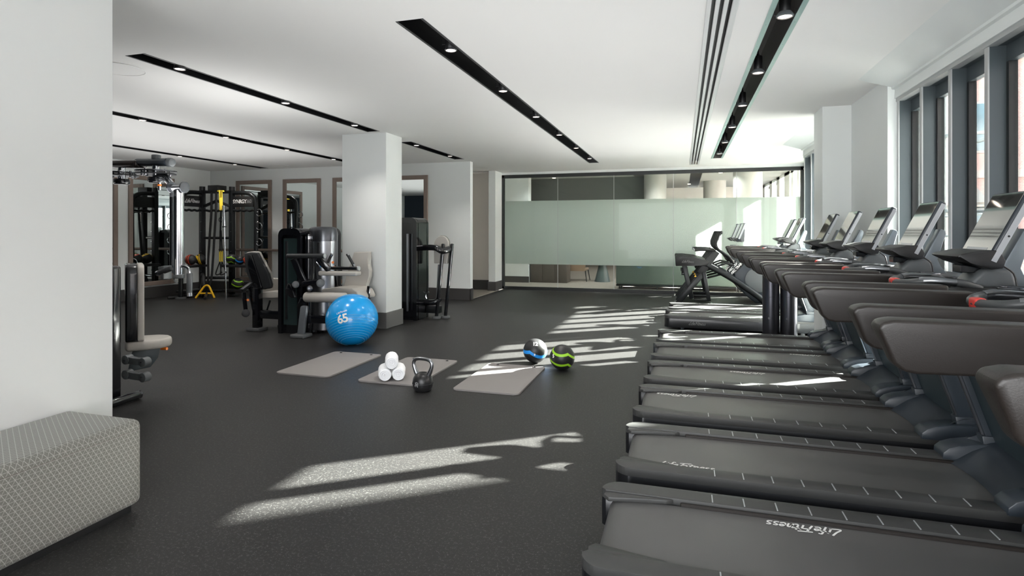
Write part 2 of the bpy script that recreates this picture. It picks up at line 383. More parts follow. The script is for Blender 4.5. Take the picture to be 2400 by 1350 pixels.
# right hand side: two window bays with a stepped pier between
mb=MB(); mb.prism([(1.87,6.21),(2.25,6.21),(2.25,7.87),(1.57,7.87),(1.57,7.42),(1.87,7.42)],0,CZ,'xy'); struct('wall_right',mb,WALL)
mb=MB(); mb.prism([(1.855,6.40),(1.87,6.40),(1.87,7.40),(1.57,7.40),(1.57,7.87),(1.55,7.87),(1.55,7.38),(1.855,7.38)],0,.2,'xy'); struct('baseboard_right',mb,BASEL)
def header(name,y0,y1,x=0):
    mb=MB(); pts=[(1.62,2.9)]+[(1.90-.28*math.cos(PI/2*k/10),2.9-.09*(1-math.cos(PI/2*k/10)) if k<10 else 2.81) for k in range(2,11)]+[(1.902,2.79),(1.93,2.785),(1.925,2.70),(2.3,2.70),(2.3,2.9)]
    mb.prism([(a+x,b) for a,b in pts],y0,y1,'xz'); struct(name,mb,WALL)
header('trim_2',-3,6.21); header('trim_3',7.87,10.5)
mb=MB(); mb.box((2.25,10.5,0),(2.62,10.62,2.9)); mb.box((2.25,10.3,0),(2.3,10.5,2.9)); struct('wall_right_return',mb,WALL)
wall('wall_right_far',(2.55,10.5,2.8),(2.62,13.6,2.9)); 
def window(name,X,ys,y0,y1,z0=.08,z1=2.70,depth=.1,parentless=True):
    r=empty(name,(X,(y0+y1)/2,0)); r['kind']='structure'; o=(X,(y0+y1)/2,0)
    def loc(mb): return mb.xf(Matrix.Translation((-o[0],-o[1],-o[2])))
    mb=MB()
    for y in ys: mb.box((X+.006,y-.02,z0),(X+depth,y+.02,z1-.03))
    loc(mb).build('fin',FIN,r)
    mb=MB()
    for y in ys: mb.box((X-.004,y-.022,z0),(X+.006,y+.022,z1-.03))
    loc(mb).build('fin_edge',FINE,r)
    mb=MB(); mb.box((X-.012,y0,z1-.032),(X+.05,y1,z1)); loc(mb).build('head_strip',FINE,r)
    mb=MB(); mb.box((X+.05,y0,z1-.03),(X+depth+.06,y1,z1)); mb.box((X-.03,y0,0),(X+depth+.1,y1,z0)); mb.box((X+depth,y0,z1-.14),(X+depth+.05,y1,z1-.03)); mb.box((X+depth,y0,z0),(X+depth+.05,y1,z0+.06))
    loc(mb).build('window_frame',FIN,r)
    mb=MB()
    for y in ys: mb.box((X+depth,y-.05,z0),(X+depth+.05,y+.05,z1-.14))
    loc(mb).build('mullion',BFR,r)
    mb=MB(); e=[y0]+[y for y in ys if y0<y<y1]+[y1]
    mb.box((X+depth+.02,y0,z0),(X+depth+.026,y1,z1-.05)); loc(mb).build('pane',GLASS,r)
    return r
window('window_1',1.95,[6.19-.545*k for k in range(17)],-3,6.21)
window('window_2',1.95,[7.9+.52*k for k in range(6)],7.87,10.52)
window('window_3',2.5,[10.75+.545*k for k in range(6)],10.62,13.55,z1=2.8)
# a slim cord hanging in front of the pier window jamb
# ---- glass partition to the lounge
GY=13.55
r=empty('window_4',(-.9,GY,0)); r['kind']='structure'
def L4(mb): return mb.xf(Matrix.Translation((.9,-GY,0)))
mb=MB(); mb.box((-4.33,GY-.04,0),(-4.27,GY+.04,2.84)); mb.box((2.44,GY-.04,0),(2.5,GY+.04,2.84)); mb.box((-4.33,GY-.04,2.76),(2.5,GY+.04,2.84)); mb.box((-4.33,GY-.04,0),(2.5,GY+.04,.07)); L4(mb).build('window_frame',BFR,r)
mb=MB(); mb.box((-4.27,GY-.006,.07),(2.44,GY+.006,2.76)); L4(mb).build('pane',GLASSW,r)
mb=MB(); mb.box((-4.265,GY+.008,.63),(2.435,GY+.011,2.19)); L4(mb).build('frosted_band',FROST,r)
mb=MB()
for k in range(5):
    x=-2.91+1.353*k
    mb.box((x-.006,GY-.012,.07),(x+.006,GY-.006,2.76))
L4(mb).build('glass_joint',FINE,r)
wall('trim_4',(-4.33,GY-.03,2.84),(2.62,GY+.1,2.95))
# ---------------------------------------------------------------- ceiling fittings
def trough(name,x0,x1,y0,y1,h,label,inner=TROUGH,flange=TRIMD,fw=.018,cat='light trough'):
    e=empty(name,((x0+x1)/2,(y0+y1)/2,CZ),0,label,cat,None); w=(x1-x0)/2; l=(y1-y0)/2
    mb=MB(); t=.004
    mb.box((-w,-l,h-t),(w,l,h)); mb.box((-w,-l,0),(-w+t,l,h-t)); mb.box((w-t,-l,0),(w,l,h-t)); mb.box((-w+t,-l,0),(w-t,-l+t,h-t)); mb.box((-w+t,l-t,0),(w-t,l,h-t)); mb.build('channel',inner,e)
    mb=MB(); mb.box((-w,-l,-.003),(-w+fw,l,0)); mb.box((w-fw,-l,-.003),(w,l,0))
    n=int((2*l)/.5)
    for k in range(n):
        for s in (-1,1): mb.cyl((s*(w-fw/2),-l+.25+.5*k,-.005),(s*(w-fw/2),-l+.25+.5*k,-.003),.003,n=8)
    mb.build('flange',flange,e); return e
LBL={'middle':'long black recessed light trough in the middle of the ceiling','near column':'black recessed light trough whose far end stops at the square column','left':'black recessed light trough running over the leg machines, second from the left','far left':'farthest left thin black recessed ceiling light trough','behind column':'short black recessed light trough in the ceiling behind the square column'}
for t in TR: trough('light_trough',t[1],t[2],t[3],t[4],.16,LBL[t[0]])
trough('light_trough',*TK,.34,'wide open ceiling trough with hanging spotlights and pale green flanges above the treadmills',TRACKI,TRIMG,.036)
# linear air diffuser
e=empty('air_diffuser',((SL[0]+SL[1])/2,(SL[2]+SL[3])/2,CZ),0,'silver linear air diffuser with three long slots in the ceiling','air vent')
w=(SL[1]-SL[0])/2; l=(SL[3]-SL[2])/2
mb=MB(); mb.box((-w,-l,.05),(w,l,.06)); mb.box((-w,-l,0),(-w+.004,l,.05)); mb.box((w-.004,-l,0),(w,l,.05)); mb.build('slot_backing',BLACK,e)
for a,b in ((-1.0,-.68),(-.44,-.16),(.08,.36),(.6,1.0)):
    mb=MB(); mb.box((w*a,-l,-.006),(w*b,l,.012),.003,1); mb.build('blade',SLOTM,e)
# downlights
def downlight_proto():
    e=empty('downlight',(0,0,0))
    mb=MB(); mb.cyl((0,0,.0),(0,0,.10),.045,n=24,bev=.004); mb.build('housing',BLACK,e)
    mb=MB(); mb.torus((0,0,0),.044,.006,n=24,m=6); mb.build('trim_ring',DSTEEL,e)
    mb=MB(); mb.cyl((0,0,-.003),(0,0,.0),.040,n=24); mb.build('lens',LENS,e)
    mb=MB(); mb.tube([(-.045,0,.05),(-.075,0,.05),(-.075,0,.09)],.0025,6); mb.build('bracket',DSTEEL,e)
    return e
DL=downlight_proto(); first=True
ordn=['nearest','second','third','fourth','fifth','farthest']
def place_dl(x,ys,where,group):
    global first
    for i,y in enumerate(ys):
        nm=ordn[i] if i<len(ys)-1 else 'farthest'
        lab=f'round recessed downlight, {nm} one along {where}'
        if first: o=DL; o.location=(x,y,CZ-.02); first=False; o['label']=lab
        else: o=dup(DL,(x,y,CZ-.02),0,lab)
        o['category']='downlight'; o['group']=group
        DLP.append((x,y))
DLP=[]
place_dl(-1.765,[4.18,5.55,6.92,8.32,9.72,11.2],'the long middle ceiling trough','downlights in the middle trough')
place_dl(-4.27,[3.97,5.37,6.77],'the trough in front of the square column','downlights in the trough before the column')
place_dl(-6.70,[5.66,7.06,8.46,9.86],'the trough above the leg machines','downlights in the left trough')
place_dl(-9.25,[7.2,8.6,10.0],'the thin trough at the far left','downlights in the far left trough')
place_dl(-4.27,[8.64,10.07],'the short trough behind the column','downlights behind the column')
# hanging spotlights
e=empty('hanging_spotlight',(0,0,0))
mb=MB(); mb.cyl((0,0,.012),(0,0,.15),.036,n=28,bev=.004)
for k in range(9): mb.cyl((0,0,.09+.006*k),(0,0,.092+.006*k),.0375,n=28)
mb.build('housing',BLACK,e)
mb=MB(); mb.lathe([(.040,.03),(.052,.012),(.054,0),(.046,-.004),(.044,.012)],28); mb.build('bezel',GREYP,e)
mb=MB(); mb.cyl((0,0,.002),(0,0,.006),.044,n=24); mb.build('lens',LENS,e)
mb=MB(); mb.cyl((0,0,.15),(0,0,.33),.006,n=8); mb.cyl((0,0,.15),(0,0,.17),.012,n=10); mb.build('stem',DSTEEL,e)
mb=MB()
for s in (-1,1): mb.tube([(s*.05,0,.01),(s*.064,0,.012),(s*.064,0,.05)],.002,6)
mb.build('clip',DSTEEL,e)
HS=[4.13,5.53,6.92,8.32,9.72,11.1]
for i,y in enumerate(HS):
    lab=f'black cylindrical spotlight hanging in the wide ceiling trough above the treadmills, {ordn[i]} of the row'
    o=e if i==0 else dup(e,(0,0,0),0,lab)
    o.location=(.65,y,CZ-.035); o['label']=lab; o['category']='spotlight'; o['group']='hanging spotlights in the wide trough'
mb=MB(); mb.torus((0,0,0),.22,.004,n=48,m=6); mb.cyl((0,0,0),(0,0,.004),.218,n=48); o=mb.build('ceiling_disc',CEIL,loc=(-4.86,3.85,CZ-.005)); tag(o,'flush white round ceiling disc beside the foreground wall','ceiling disc')  # round access panel, flush with the ceiling
mb=MB(); mb.torus((0,0,0),.22,.004,n=48,m=6); mb.cyl((0,0,0),(0,0,.004),.218,n=48); o=mb.build('ceiling_disc',CEIL,loc=(-8.6,10.6,CZ-.005)); tag(o,'flush white round ceiling disc near the far left trough end','ceiling disc')
# ---------------------------------------------------------------- LOUNGE beyond the glass
wall('floor_lounge',(-7,13.6,-.1),(3,27,0),CARP)
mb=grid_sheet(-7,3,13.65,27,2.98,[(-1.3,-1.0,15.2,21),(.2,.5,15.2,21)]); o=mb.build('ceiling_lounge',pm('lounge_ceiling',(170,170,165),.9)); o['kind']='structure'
wall('trim_5',(-7,13.65,3.3),(3,27,3.35),DARKW)
wall('light_stop_lounge',(2.6,13.5,2.98),(3.05,27.1,3.36),WALL); wall('light_stop_gym',(2.5,-3,2.9),(2.62,13.5,3.33),WALL)  # unseen strips added to stop sun leaking in above the ceilings
wall('wall_lounge_back',(-7,27,0),(3.1,27.2,3),BEIGE); wall('wall_lounge_left',(-7.2,13.3,0),(-7,27.2,3),BEIGE)
# right hand wall of the lounge with narrow window openings
mb=MB(); X0,X1=2.6,2.72
for a,b in ((13.6,13.75),(14.1,14.2),(14.59,14.86),(15.32,15.62),(15.84,16.6),(17.4,17.9),(18.8,19.3),(20.4,27)): mb.box((X0,a,0),(X1,b,2.98))
mb.box((X0,13.6,2.9),(X1,27,2.98)); struct('wall_lounge_right',mb,WALL)
wall('wall_lounge_partition',(-5.2,15.4,0),(-4.15,15.7,2.98),WALL); base('baseboard_lounge',(-5.2,15.37,0),(-4.13,15.4,.17))
mb=MB(); mb.box((0,0,.0),(1.05,.5,1.06),.01); 
for k in range(3): mb.box((.02+.345*k,-.012,.04),(.345+.345*k,0,1.02),.004)
o=mb.build('cabinet',DARKW,loc=(-4.12,15.5,0)); tag(o,'dark brown low cabinet seen under the frosted band, left part of lounge','cabinet')
mb=MB(); mb.box((-4.8,16.3,2.35),(-.9,17.2,2.98)); struct('trim_6',mb,pm('bulkhead_grey',(92,94,92),.8))
mb=MB(); mb.box((-.9,21,2.5),(2.6,21.4,2.98)); struct('trim_7',mb,pm('bulkhead_pale',(210,210,204),.8))
for i,(x,y,rr,lab) in enumerate([(-.72,16.0,.30,'round plaster column beyond the glass wall, left of the three'),(.94,18.5,.33,'round plaster column beyond the glass wall, middle of the three'),(1.55,15.2,.34,'round plaster column beyond the glass wall, nearest the outer windows')]):
    mb=MB(); mb.cyl((0,0,0),(0,0,2.98),rr,n=48); o=mb.build('round_column',CONC,loc=(x,y,0)); tag(o,lab,'column')
LOUNGE_FILL=[(-3.4,14.9),(-2.0,14.9),(-.6,14.9),(.9,14.9),(-2.7,20.2)]  # spots added to brighten the frosted band, most without a fitting above
for i,(x,y) in enumerate([(-3.55,16.0),(-3.3,17.5),(-3.05,18.6),(-2.7,20.2),(.95,15.8),(1.9,16.6),(2.0,19.5),(.2,19.3)]):
    mb=MB(); mb.cyl((0,0,0),(0,0,.012),.05,n=20); o=mb.build('lounge_downlight',LENS,loc=(x,y,2.965 if not(-4.8<x<-.9 and 16.3<y<17.2) else 2.34)); tag(o,['small glowing lounge downlight at the left, nearest the glass','small glowing lounge downlight at the left, second from the glass','small glowing lounge downlight at the left, third from the glass','small glowing lounge downlight at the left, farthest','small glowing lounge downlight between the round columns','small glowing lounge downlight by the outer window wall','small glowing lounge downlight deep by the outer window wall','small glowing lounge downlight left of the middle column'][i],'downlight','lounge downlights')
# long low sofa
e=empty('sofa',(-.1,14.35,0),0,'long low grey green tweed sofa seen from behind through the glass','sofa')
mb=MB(); mb.box((-1.5,0,.12),(1.5,.14,.82),.03,3); mb.build('backrest',SOFA,e)
mb=MB(); mb.box((-1.48,.14,.12),(1.48,.8,.42),.04,3); mb.build('seat',SOFA,e)
mb=MB(); mb.box((-1.5,.02,.07),(1.5,.78,.12),.008); mb.build('base_frame',BLKM,e)
for x in (-1.42,-1.36,-.5,.5,1.36,1.42):
    mb=MB(); mb.box((x-.015,.04,0),(x+.015,.07,.08)); mb.build('leg',BLKM,e)
# lounge chair from behind
e=empty('lounge_chair',(-2.95,16.1,0),0,'low lounge chair with tan back and thin dark legs beyond the glass','chair')
mb=MB(); mb.loft([[(-.27,0,.30),(.27,0,.30),(.27,.05,.30),(-.27,.05,.30)],[(-.34,-.1,.72),(.34,-.1,.72),(.34,-.05,.72),(-.34,-.05,.72)]]); mb.build('backrest',LEATH,e)
mb=MB(); mb.box((-.3,0,.30),(.3,.6,.38),.03,3); mb.build('seat',LEATH,e)
for x,y,dx,dy in ((-.28,.05,-.05,-.06),(.28,.05,.05,-.06),(-.28,.55,-.05,.04),(.28,.55,.05,.04)):
    mb=MB(); mb.cyl((x,y,.33),(x+dx,y+dy,0),.016,.011,n=10); mb.build('leg',BLKM,e)
for s in (-1,1):
    mb=MB(); mb.bar((s*.33,-.08,.6),(s*.37,.5,.48),.03,.04,.006); mb.build('armrest',BLKM,e)
mb=MB(); mb.lathe([(.23,0),(.22,.02),(.10,.5),(.24,.51),(.24,.53)],36); o=mb.build('side_table',TEAL,loc=(-2.2,16.3,0)); tag(o,'dark conical side table standing between the lounge chair and the sofa','side table')
# ---------------------------------------------------------------- OUTSIDE
mb=MB(); mb.box((2.75,-20,-.25),(60,70,-.15)); mb.box((-40,27.3,-.25),(2.75,70,-.15)); struct('street',mb,STREET)
def house(name,lo,hi,mat,label,wins,bandz=()):
    e=empty(name,((lo[0]+hi[0])/2,(lo[1]+hi[1])/2,lo[2]),0,label,'building'); c=e.location
    T=Matrix.Translation(-Vector((c[0],c[1],c[2])))
    mb=MB(); mb.box(lo,hi); mb.xf(T); mb.build('wall',mat,e)
    for z in bandz:
        mb=MB(); mb.box((lo[0]-.1,lo[1]-.12,z),(hi[0]+.1,hi[1],z+.3)); mb.xf(T); mb.build('cornice',BAND,e)
    for x in wins[0]:
        for z in wins[1]:
            mb=MB(); mb.box((x,lo[1]-.06,z),(x+1.3,lo[1]+.05,z+2.1),.02,1); mb.box((x+.6,lo[1]-.09,z),(x+.7,lo[1],z+2.1)); mb.xf(T); f=mb.build('window_frame',BAND,e)
            mb=MB(); mb.box((x+.1,lo[1]-.075,z+.1),(x+1.2,lo[1]-.06,z+2.0)); mb.xf(T); mb.build('pane',WINGL,f)
house('brick_building',(8,27.5,-.2),(17,34,8.6),BRICK,'pinkish brick building with stone bands outside beyond the windows',([8.8,11.2,13.6],[.8,4.6]),(3.6,8.3))
house('pale_building',(17.5,24.5,-.2),(30,34,9.5),CLAD,'pale clad building outside to the right of the brick one',([18.3,20.6,23],[.8,4.2]),(7.4,))
house('sun_block_building',(8.0,-14,-.2),(20,9.73,9),BRICK,'unseen brick block added close across the street to cut off the sun',([9,12,15],[1]),(8.7,))  # out of view; its corner is set to trim the sun patch
# scaffold
e=empty('scaffold',(9,22,-.15),0,'galvanised tube scaffold with plank decks standing outside the windows','scaffold')
xs=[-2.6,-1.4]; ys_=[-5,-3,-1,1,3]
for x in xs:
    for y in ys_:
        mb=MB(); mb.cyl((x,y,0),(x,y,9),.05,n=10); mb.build('standard',GALV,e)
for z in (1.0,2.1,4.0,6.5,8.4):
    for x in xs:
        mb=MB(); mb.cyl((x,-5.3,z),(x,3.3,z),.045,n=10); mb.build('ledger',GALV,e)
    for y in ys_:
        mb=MB(); mb.cyl((xs[0]-.2,y,z+.06),(xs[1]+.2,y,z+.06),.045,n=10); mb.build('transom',GALV,e)
for z in (2.2,6.6,8.5):
    mb=MB()
    for k in range(5): mb.box((xs[0]+.02+.235*k,-5.2,z),(xs[0]+.24+.235*k,3.2,z+.045))
    mb.build('plank_deck',PLANK,e)
for k in range(4):
    mb=MB(); y=-5+2*k; mb.cyl((xs[0]-.06,y,0 if k%2 else 2.1),(xs[0]-.06,y+2,2.1 if k%2 else 4.2),.04,n=8); mb.build('brace',GALV,e)
mb=MB(); mb.bar((-1.9,-4.8,2.3),(-1.9,2.5,6.5),.7,.06); mb.build('stair_ramp',PLANK,e)
# chain-link fence
e=empty('chain_link_fence',(5.2,13,-.15),0,'galvanised chain-link fence panel with round rails outside the window','fence')
for y in (-2.9,-.9,1.1,3.1):
    mb=MB(); mb.cyl((0,y,0),(0,y,1.95),.025,n=10); mb.build('post',GALV,e)
for z in (.15,1.5,1.9):
    mb=MB(); mb.cyl((0,-2.9,z),(0,3.1,z),.022,n=10); mb.build('rail',GALV,e)
mb=MB()
for k in range(76):
    y=-2.9+.1*k-1.5
    for s in (1,-1):
        y0,y1=(y,y+1.4) if s>0 else (y+1.4,y); z0,z1=.12,1.52
        a=max(-2.9,min(y0,y1)); b_=min(3.1,max(y0,y1))
        if b_-a<.05: continue
        f=lambda yy:z0+(z1-z0)*(yy-y0)/(y1-y0)
        mb.cyl((0,a,f(a)),(0,b_,f(b_)),.004,n=4)
mb.build('wire_mesh',GALV,e)
mb=MB(); mb.lathe([(.28,0),(.3,.05),(.12,.75),(.08,1.0),(.06,1.02)],24); o=mb.build('traffic_barrel',RED,loc=(6.4,15.6,-.15)); tag(o,'red and white construction marker behind the fence','construction marker')
# ================================================================ LIGHT
w=bpy.data.worlds.new('World'); bpy.context.scene.world=w; w.use_nodes=True
nt=w.node_tree; N=nt.nodes; L=nt.links; bg=N['Background']
tc=N.new('ShaderNodeTexCoord'); sx=N.new('ShaderNodeSeparateXYZ'); L.new(tc.outputs['Generated'],sx.inputs[0])
rp=N.new('ShaderNodeValToRGB'); rp.color_ramp.elements[0].position=.45; rp.color_ramp.elements[0].color=(.78,.80,.80,1); rp.color_ramp.elements[1].position=1; rp.color_ramp.elements[1].color=(.50,.68,.98,1)
q=rp.color_ramp.elements.new(.56); q.color=(1,1,1,1)
mr=N.new('ShaderNodeMapRange'); mr.inputs['From Min'].default_value=-1; L.new(sx.outputs[2],mr.inputs['Value']); L.new(mr.outputs[0],rp.inputs[0]); L.new(rp.outputs[0],bg.inputs[0]); bg.inputs[1].default_value=WORLD_S
sun=bpy.data.lights.new('sun','SUN'); sun.energy=SUN_E; sun.angle=math.radians(.7); sun.color=(1,.97,.92)
so=bpy.data.objects.new('sun',sun); C.objects.link(so); so.rotation_euler=Vector((-1,-.73,-.60)).to_track_quat('-Z','Y').to_euler()
def area(name,loc,sx_,sy_,e,up=True,col=(1,1,1),rot=None):
    l=bpy.data.lights.new(name,'AREA'); l.shape='RECTANGLE'; l.size=sx_; l.size_y=sy_; l.energy=e; l.color=col
    o=bpy.data.objects.new(name,l); C.objects.link(o); o.location=loc; o.rotation_euler=rot or ((PI,0,0) if up else (0,0,0)); return o
for (x,y,sx_,sy_,e) in FILL_UP: area('added_ceiling_fill',(x,y,1.78),sx_,sy_,e)  # added area lamps facing up; the room has no such fittings
for x,y in LOUNGE_FILL:
    l=bpy.data.lights.new('lounge_fill','SPOT'); l.energy=LOUNGE_E; l.spot_size=math.radians(150); l.spot_blend=.8; l.shadow_soft_size=.05  # added fill spot for the lounge side of the glass
    o=bpy.data.objects.new('lounge_fill',l); C.objects.link(o); o.location=(x,y,2.93)
for x,y in DLP:
    l=bpy.data.lights.new('downlight_beam','SPOT'); l.energy=SPOT_E; l.spot_size=math.radians(110); l.spot_blend=.8; l.shadow_soft_size=.04; l.color=(1,.95,.9)
    o=bpy.data.objects.new('downlight_beam',l); C.objects.link(o); o.location=(x,y,CZ-.035)
for y in HS:
    l=bpy.data.lights.new('spotlight_beam','SPOT'); l.energy=SPOT_E*.5; l.spot_size=math.radians(90); l.spot_blend=.7; l.shadow_soft_size=.04; l.color=(1,.95,.9)
    o=bpy.data.objects.new('spotlight_beam',l); C.objects.link(o); o.location=(.65,y,CZ-.05)
# camera
cam=bpy.data.cameras.new('camera'); cam.sensor_width=36; cam.lens=36*FPX/2400; cam.shift_y=-(675-HOR)/2400; cam.clip_end=300
co=bpy.data.objects.new('camera',cam); C.objects.link(co); co.location=(0,0,CAMH); co.rotation_euler=(PI/2,0,YAW); bpy.context.scene.camera=co
vs=bpy.context.scene.view_settings; vs.view_transform='Standard'; vs.look='None'; vs.gamma=1; vs.use_curve_mapping=False; vs.exposure=EXPO
GRIPM=pm('grip_rubber',(66,68,69),.42)
# ================================================================ TREADMILLS (local x runs towards the windows, origin at the rear on the floor)
def rounded_rail(x0,x1,y0,y1,r=.09):
    # rear outer corner rounded; y0 is the outer edge
    s=1 if y0<y1 else -1; pts=[(x1,y1),(x1,y0)]
    for k in range(9):
        a=PI/2*k/8; pts.append((x0+r-r*math.sin(a),y0+s*(r-r*math.cos(a))))
    pts.append((x0,y1-s*.02)); pts.append((x0+.02,y1)); return pts
def make_treadmill():
    e=empty('treadmill',(0,0,0))
    for s in (-1,1):
        mb=MB(); mb.prism(rounded_rail(0,1.98,s*.37,s*.262),.04,.168,'xy',.004,1); rl=mb.build('side_rail',RAILS,e)
        mb=MB(); mb.box((.36,min(s*.247,s*.262),.14),(1.98,max(s*.247,s*.262),.198),.003,1); mb.build('inner_lip',ARM,rl)
        mb=MB(); mb.prism([(.04,s*.20),(.015,s*.23),(.02,s*.262),(.33,s*.262),(.30,s*.245),(.22,s*.235)],.186,.206,'xy',.004,2); mb.build('end_cap',RAILT,rl)
        mb=MB(); mb.prism(rounded_rail(.0,1.98,s*.372,s*.266),.168,.21,'xy',.012,3); nf=set(mb.bm.faces)
        for k in range(9): mb.box((.50+.135*k-.0025,min(s*.275,s*.35),.209),(.50+.135*k+.0025,max(s*.275,s*.35),.2125))
        for f_ in mb.bm.faces:
            if f_ not in nf: f_.material_index=1
        rc=mb.build('rail_cover',RAILT,rl); rc.data.materials.append(SILV)
    # belt: flat top, wrapping round the rear roller
    prof=[(1.86,.186)]
    prof+=[(.12,.186)]+[(.095-.055*math.sin(a*PI/8),.132+.054*math.cos(a*PI/8)) for a in range(1,9)]+[(.12,.078)]
    prof+=[(.12,.086)]+[(.095-.048*math.sin(a*PI/8),.132-.046*math.cos(a*PI/8)*1) for a in range(0,9)]+[(1.86,.179)]
    mb=MB(); mb.prism(prof,-.245,.245,'xz'); mb.build('belt',BELT,e)
    mb=MB(); mb.box((.13,-.262,.05),(1.95,.262,.176)); mb.build('deck',BLACK,e)
    mb=MB(); mb.cyl((.095,-.262,.132),(.095,.262,.132),.044,n=20); mb.build('roller',BLKM,e)
    for x in (.25,1.85):
        for s in (-1,1):
            mb=MB(); mb.cyl((x,s*.3,0),(x,s*.3,.05),.03,n=14); mb.build('foot',RUBG,e)
    # front motor hood: a shell rising to the mast
    rings=[]
    for x,z,dz in ((1.70,.188,.0),(1.74,.205,.012),(1.82,.245,.035),(1.92,.285,.045),(2.04,.315,.04),(2.14,.32,.03),(2.19,.29,.02),(2.21,.2,.0),(2.21,.04,.0)):
        row=[]
        for k in range(13):
            t=-1+2*k/12; bow=.10*(t*t) if x<1.8 else 0
            row.append((x-bow*0+(.06*(1-t*t) if x<1.8 else (.03*(1-t*t) if x<1.9 else 0)),t*.36,z+dz*(t*t)**1.5))
        rings.append(row)
    mb=MB(); mb.loft(rings,cap=False,closed=False)
    mb.prism([(1.80,.04),(2.21,.04),(2.21,.2),(2.16,.30),(1.95,.28),(1.80,.20)],-.37,-.355,'xz'); mb.prism([(1.80,.04),(2.21,.04),(2.21,.2),(2.16,.30),(1.95,.28),(1.80,.20)],.355,.37,'xz')
    mb.build('motor_hood',SHROUD,e,sharp=50)
    for s in (-1,1):
        pr=[(1.70,.20),(1.702,.235),(1.73,.262),(1.78,.282),(1.86,.296),(1.95,.300),(2.06,.300),(2.06,.20)]
        mb=MB(); mb.prism(pr,min(s*.385,s*.26),max(s*.385,s*.26),'xz',.006,2); mb.build('hood_shoulder',SHROUD,e)
    # mast: two leaning blades with a wide panel between them
    def lean(z,x=1.94): return x-.336*(z-.233)
    for s in (-1,1):
        y0,y1=sorted((s*.335,s*.288))
        mb=MB(); mb.prism([(lean(.23),.23),(lean(1.10),1.10),(lean(1.10)+.13,1.10),(lean(.23)+.13,.23)],y0,y1,'xz',.006,2); u=mb.build('upright',SHROUD,e)
        mb=MB(); mb.prism([(lean(.26)-.012,.26),(lean(1.08)-.012,1.08),(lean(1.08)+.004,1.08),(lean(.26)+.004,.26)],s*.31-.008,s*.31+.008,'xz',.002,1); mb.build('edge_trim',STEEL,u)
        mb=MB(); mb.prism([(1.90,.24),(1.885,.34),(2.04,.34),(2.07,.24)],y0-.012,y1+.012,'xz',.006,2); mb.build('collar',SHROUD,u)
    mb=MB(); mb.prism([(lean(.28)+.03,.28),(lean(1.09)+.03,1.09),(lean(1.09)+.10,1.09),(lean(.28)+.12,.28)],-.29,.29,'xz',.004,1); mb.build('mast_panel',SHPAN,e)
    for s in (-1,1):
        pr=[(.905,1.172),(.915,1.190),(.945,1.198),(1.50,1.194),(1.50,1.062),(1.0,1.050),(.968,1.056),(.945,1.075)]
        y0,y1=sorted((s*.352,s*.248))
        # loft along the arm so the outer side leans outwards at the top
        A=[(x,s*.345 if z>1.1 else s*.325,z) for x,z in pr]; B=[(x,s*.262 if z>1.1 else s*.272,z) for x,z in pr]
        mb=MB(); va=[mb.bm.verts.new(p) for p in A]; vb=[mb.bm.verts.new(p) for p in B]; mb.bm.faces.new(va); mb.bm.faces.new(vb[::-1])
        for i in range(len(va)):
            j=(i+1)%len(va); mb.bm.faces.new([va[j],va[i],vb[i],vb[j]])
        mb._fin(va+vb,.016,3); mb.build('handrail',ARM,e)
    # console deck with cup holders
    mb=MB(); mb.prism([(1.48,-.352),(1.90,-.345),(2.02,-.27),(2.06,-.12),(2.06,.12),(2.02,.27),(1.90,.345),(1.48,.352),(1.47,.25),(1.60,.17),(1.63,0),(1.60,-.17),(1.47,-.25)],1.085,1.172,'xy',.022,3); d=mb.build('console_deck',BLACK,e)
    for s in (-1,1):
        mb=MB(); mb.torus((1.79,s*.235,1.178),.052,.009,n=28,m=8); c=mb.build('cup_holder',DSTEEL,d)
        mb=MB(); mb.cyl((1.79,s*.235,1.168),(1.79,s*.235,1.1755),.046,n=24); mb.build('cup_well',SHROUD,c)
    mb=MB(); mb.tube([(1.70,-.15,1.165),(1.62,-.15,1.192),(1.50,-.14,1.198),(1.42,-.10,1.184),(1.39,0,1.178),(1.42,.10,1.184),(1.50,.14,1.198),(1.62,.15,1.192),(1.70,.15,1.165)],.019,12,sub=5); g=mb.build('grip_bar',GRIPM,e)
    for s in (-1,1):
        mb=MB(); mb.tube([(1.60,s*.149,1.194),(1.55,s*.146,1.197),(1.50,s*.140,1.199),(1.46,s*.125,1.194)],.0205,12,sub=3); mb.build('pulse_sensor',STEEL,g)
    mb=MB(); mb.box((1.372,-.028,1.158),(1.412,.028,1.200),.010,3); mb.build('stop_clip',RED,g)
    # display
    t=Vector((.17,0,.355)).normalized(); n=Vector((-.355*1,0,.17)).normalized(); o=Vector((1.757,0,1.275))
    Mx=Matrix(((t.x,0,n.x,o.x),(0,1,0,0),(t.z,0,n.z,o.z),(0,0,0,1)))
    mb=MB(); mb.box((0,-.150,0),(.378,.150,.042),.012,3,Mx); ds=mb.build('display',SHROUD,e)
    mb=MB(); mb.box((.018,-.143,.0425),(.368,.143,.0445),.0008,1,Mx); mb.build('screen',SCREEN,ds)
    for s in (-1,1):
        mb=MB(); mb.box((.015,min(s*.148,s*.1525),.002),(.365,max(s*.148,s*.1525),.028),.002,1,Mx); mb.build('side_strip',SILV,ds)
        mb=MB(); mb.cyl(Mx@Vector((.15,s*.1522,.014)),Mx@Vector((.15,s*.1535,.014)),.005,n=12); mb.build('socket',BLACK,ds)
    mb=MB(); mb.box((.04,-.10,.0447),(.075,.10,.0456),.0003,1,Mx); mb.build('touch_label',SILV,ds)
    mb=MB(); mb.prism([(1.605,1.318),(1.62,1.330),(1.70,1.348),(1.775,1.352),(1.80,1.30),(1.79,1.265),(1.74,1.258),(1.66,1.288)],-.152,.152,'xz',.006,2); mb.build('tray',BLACK,e)
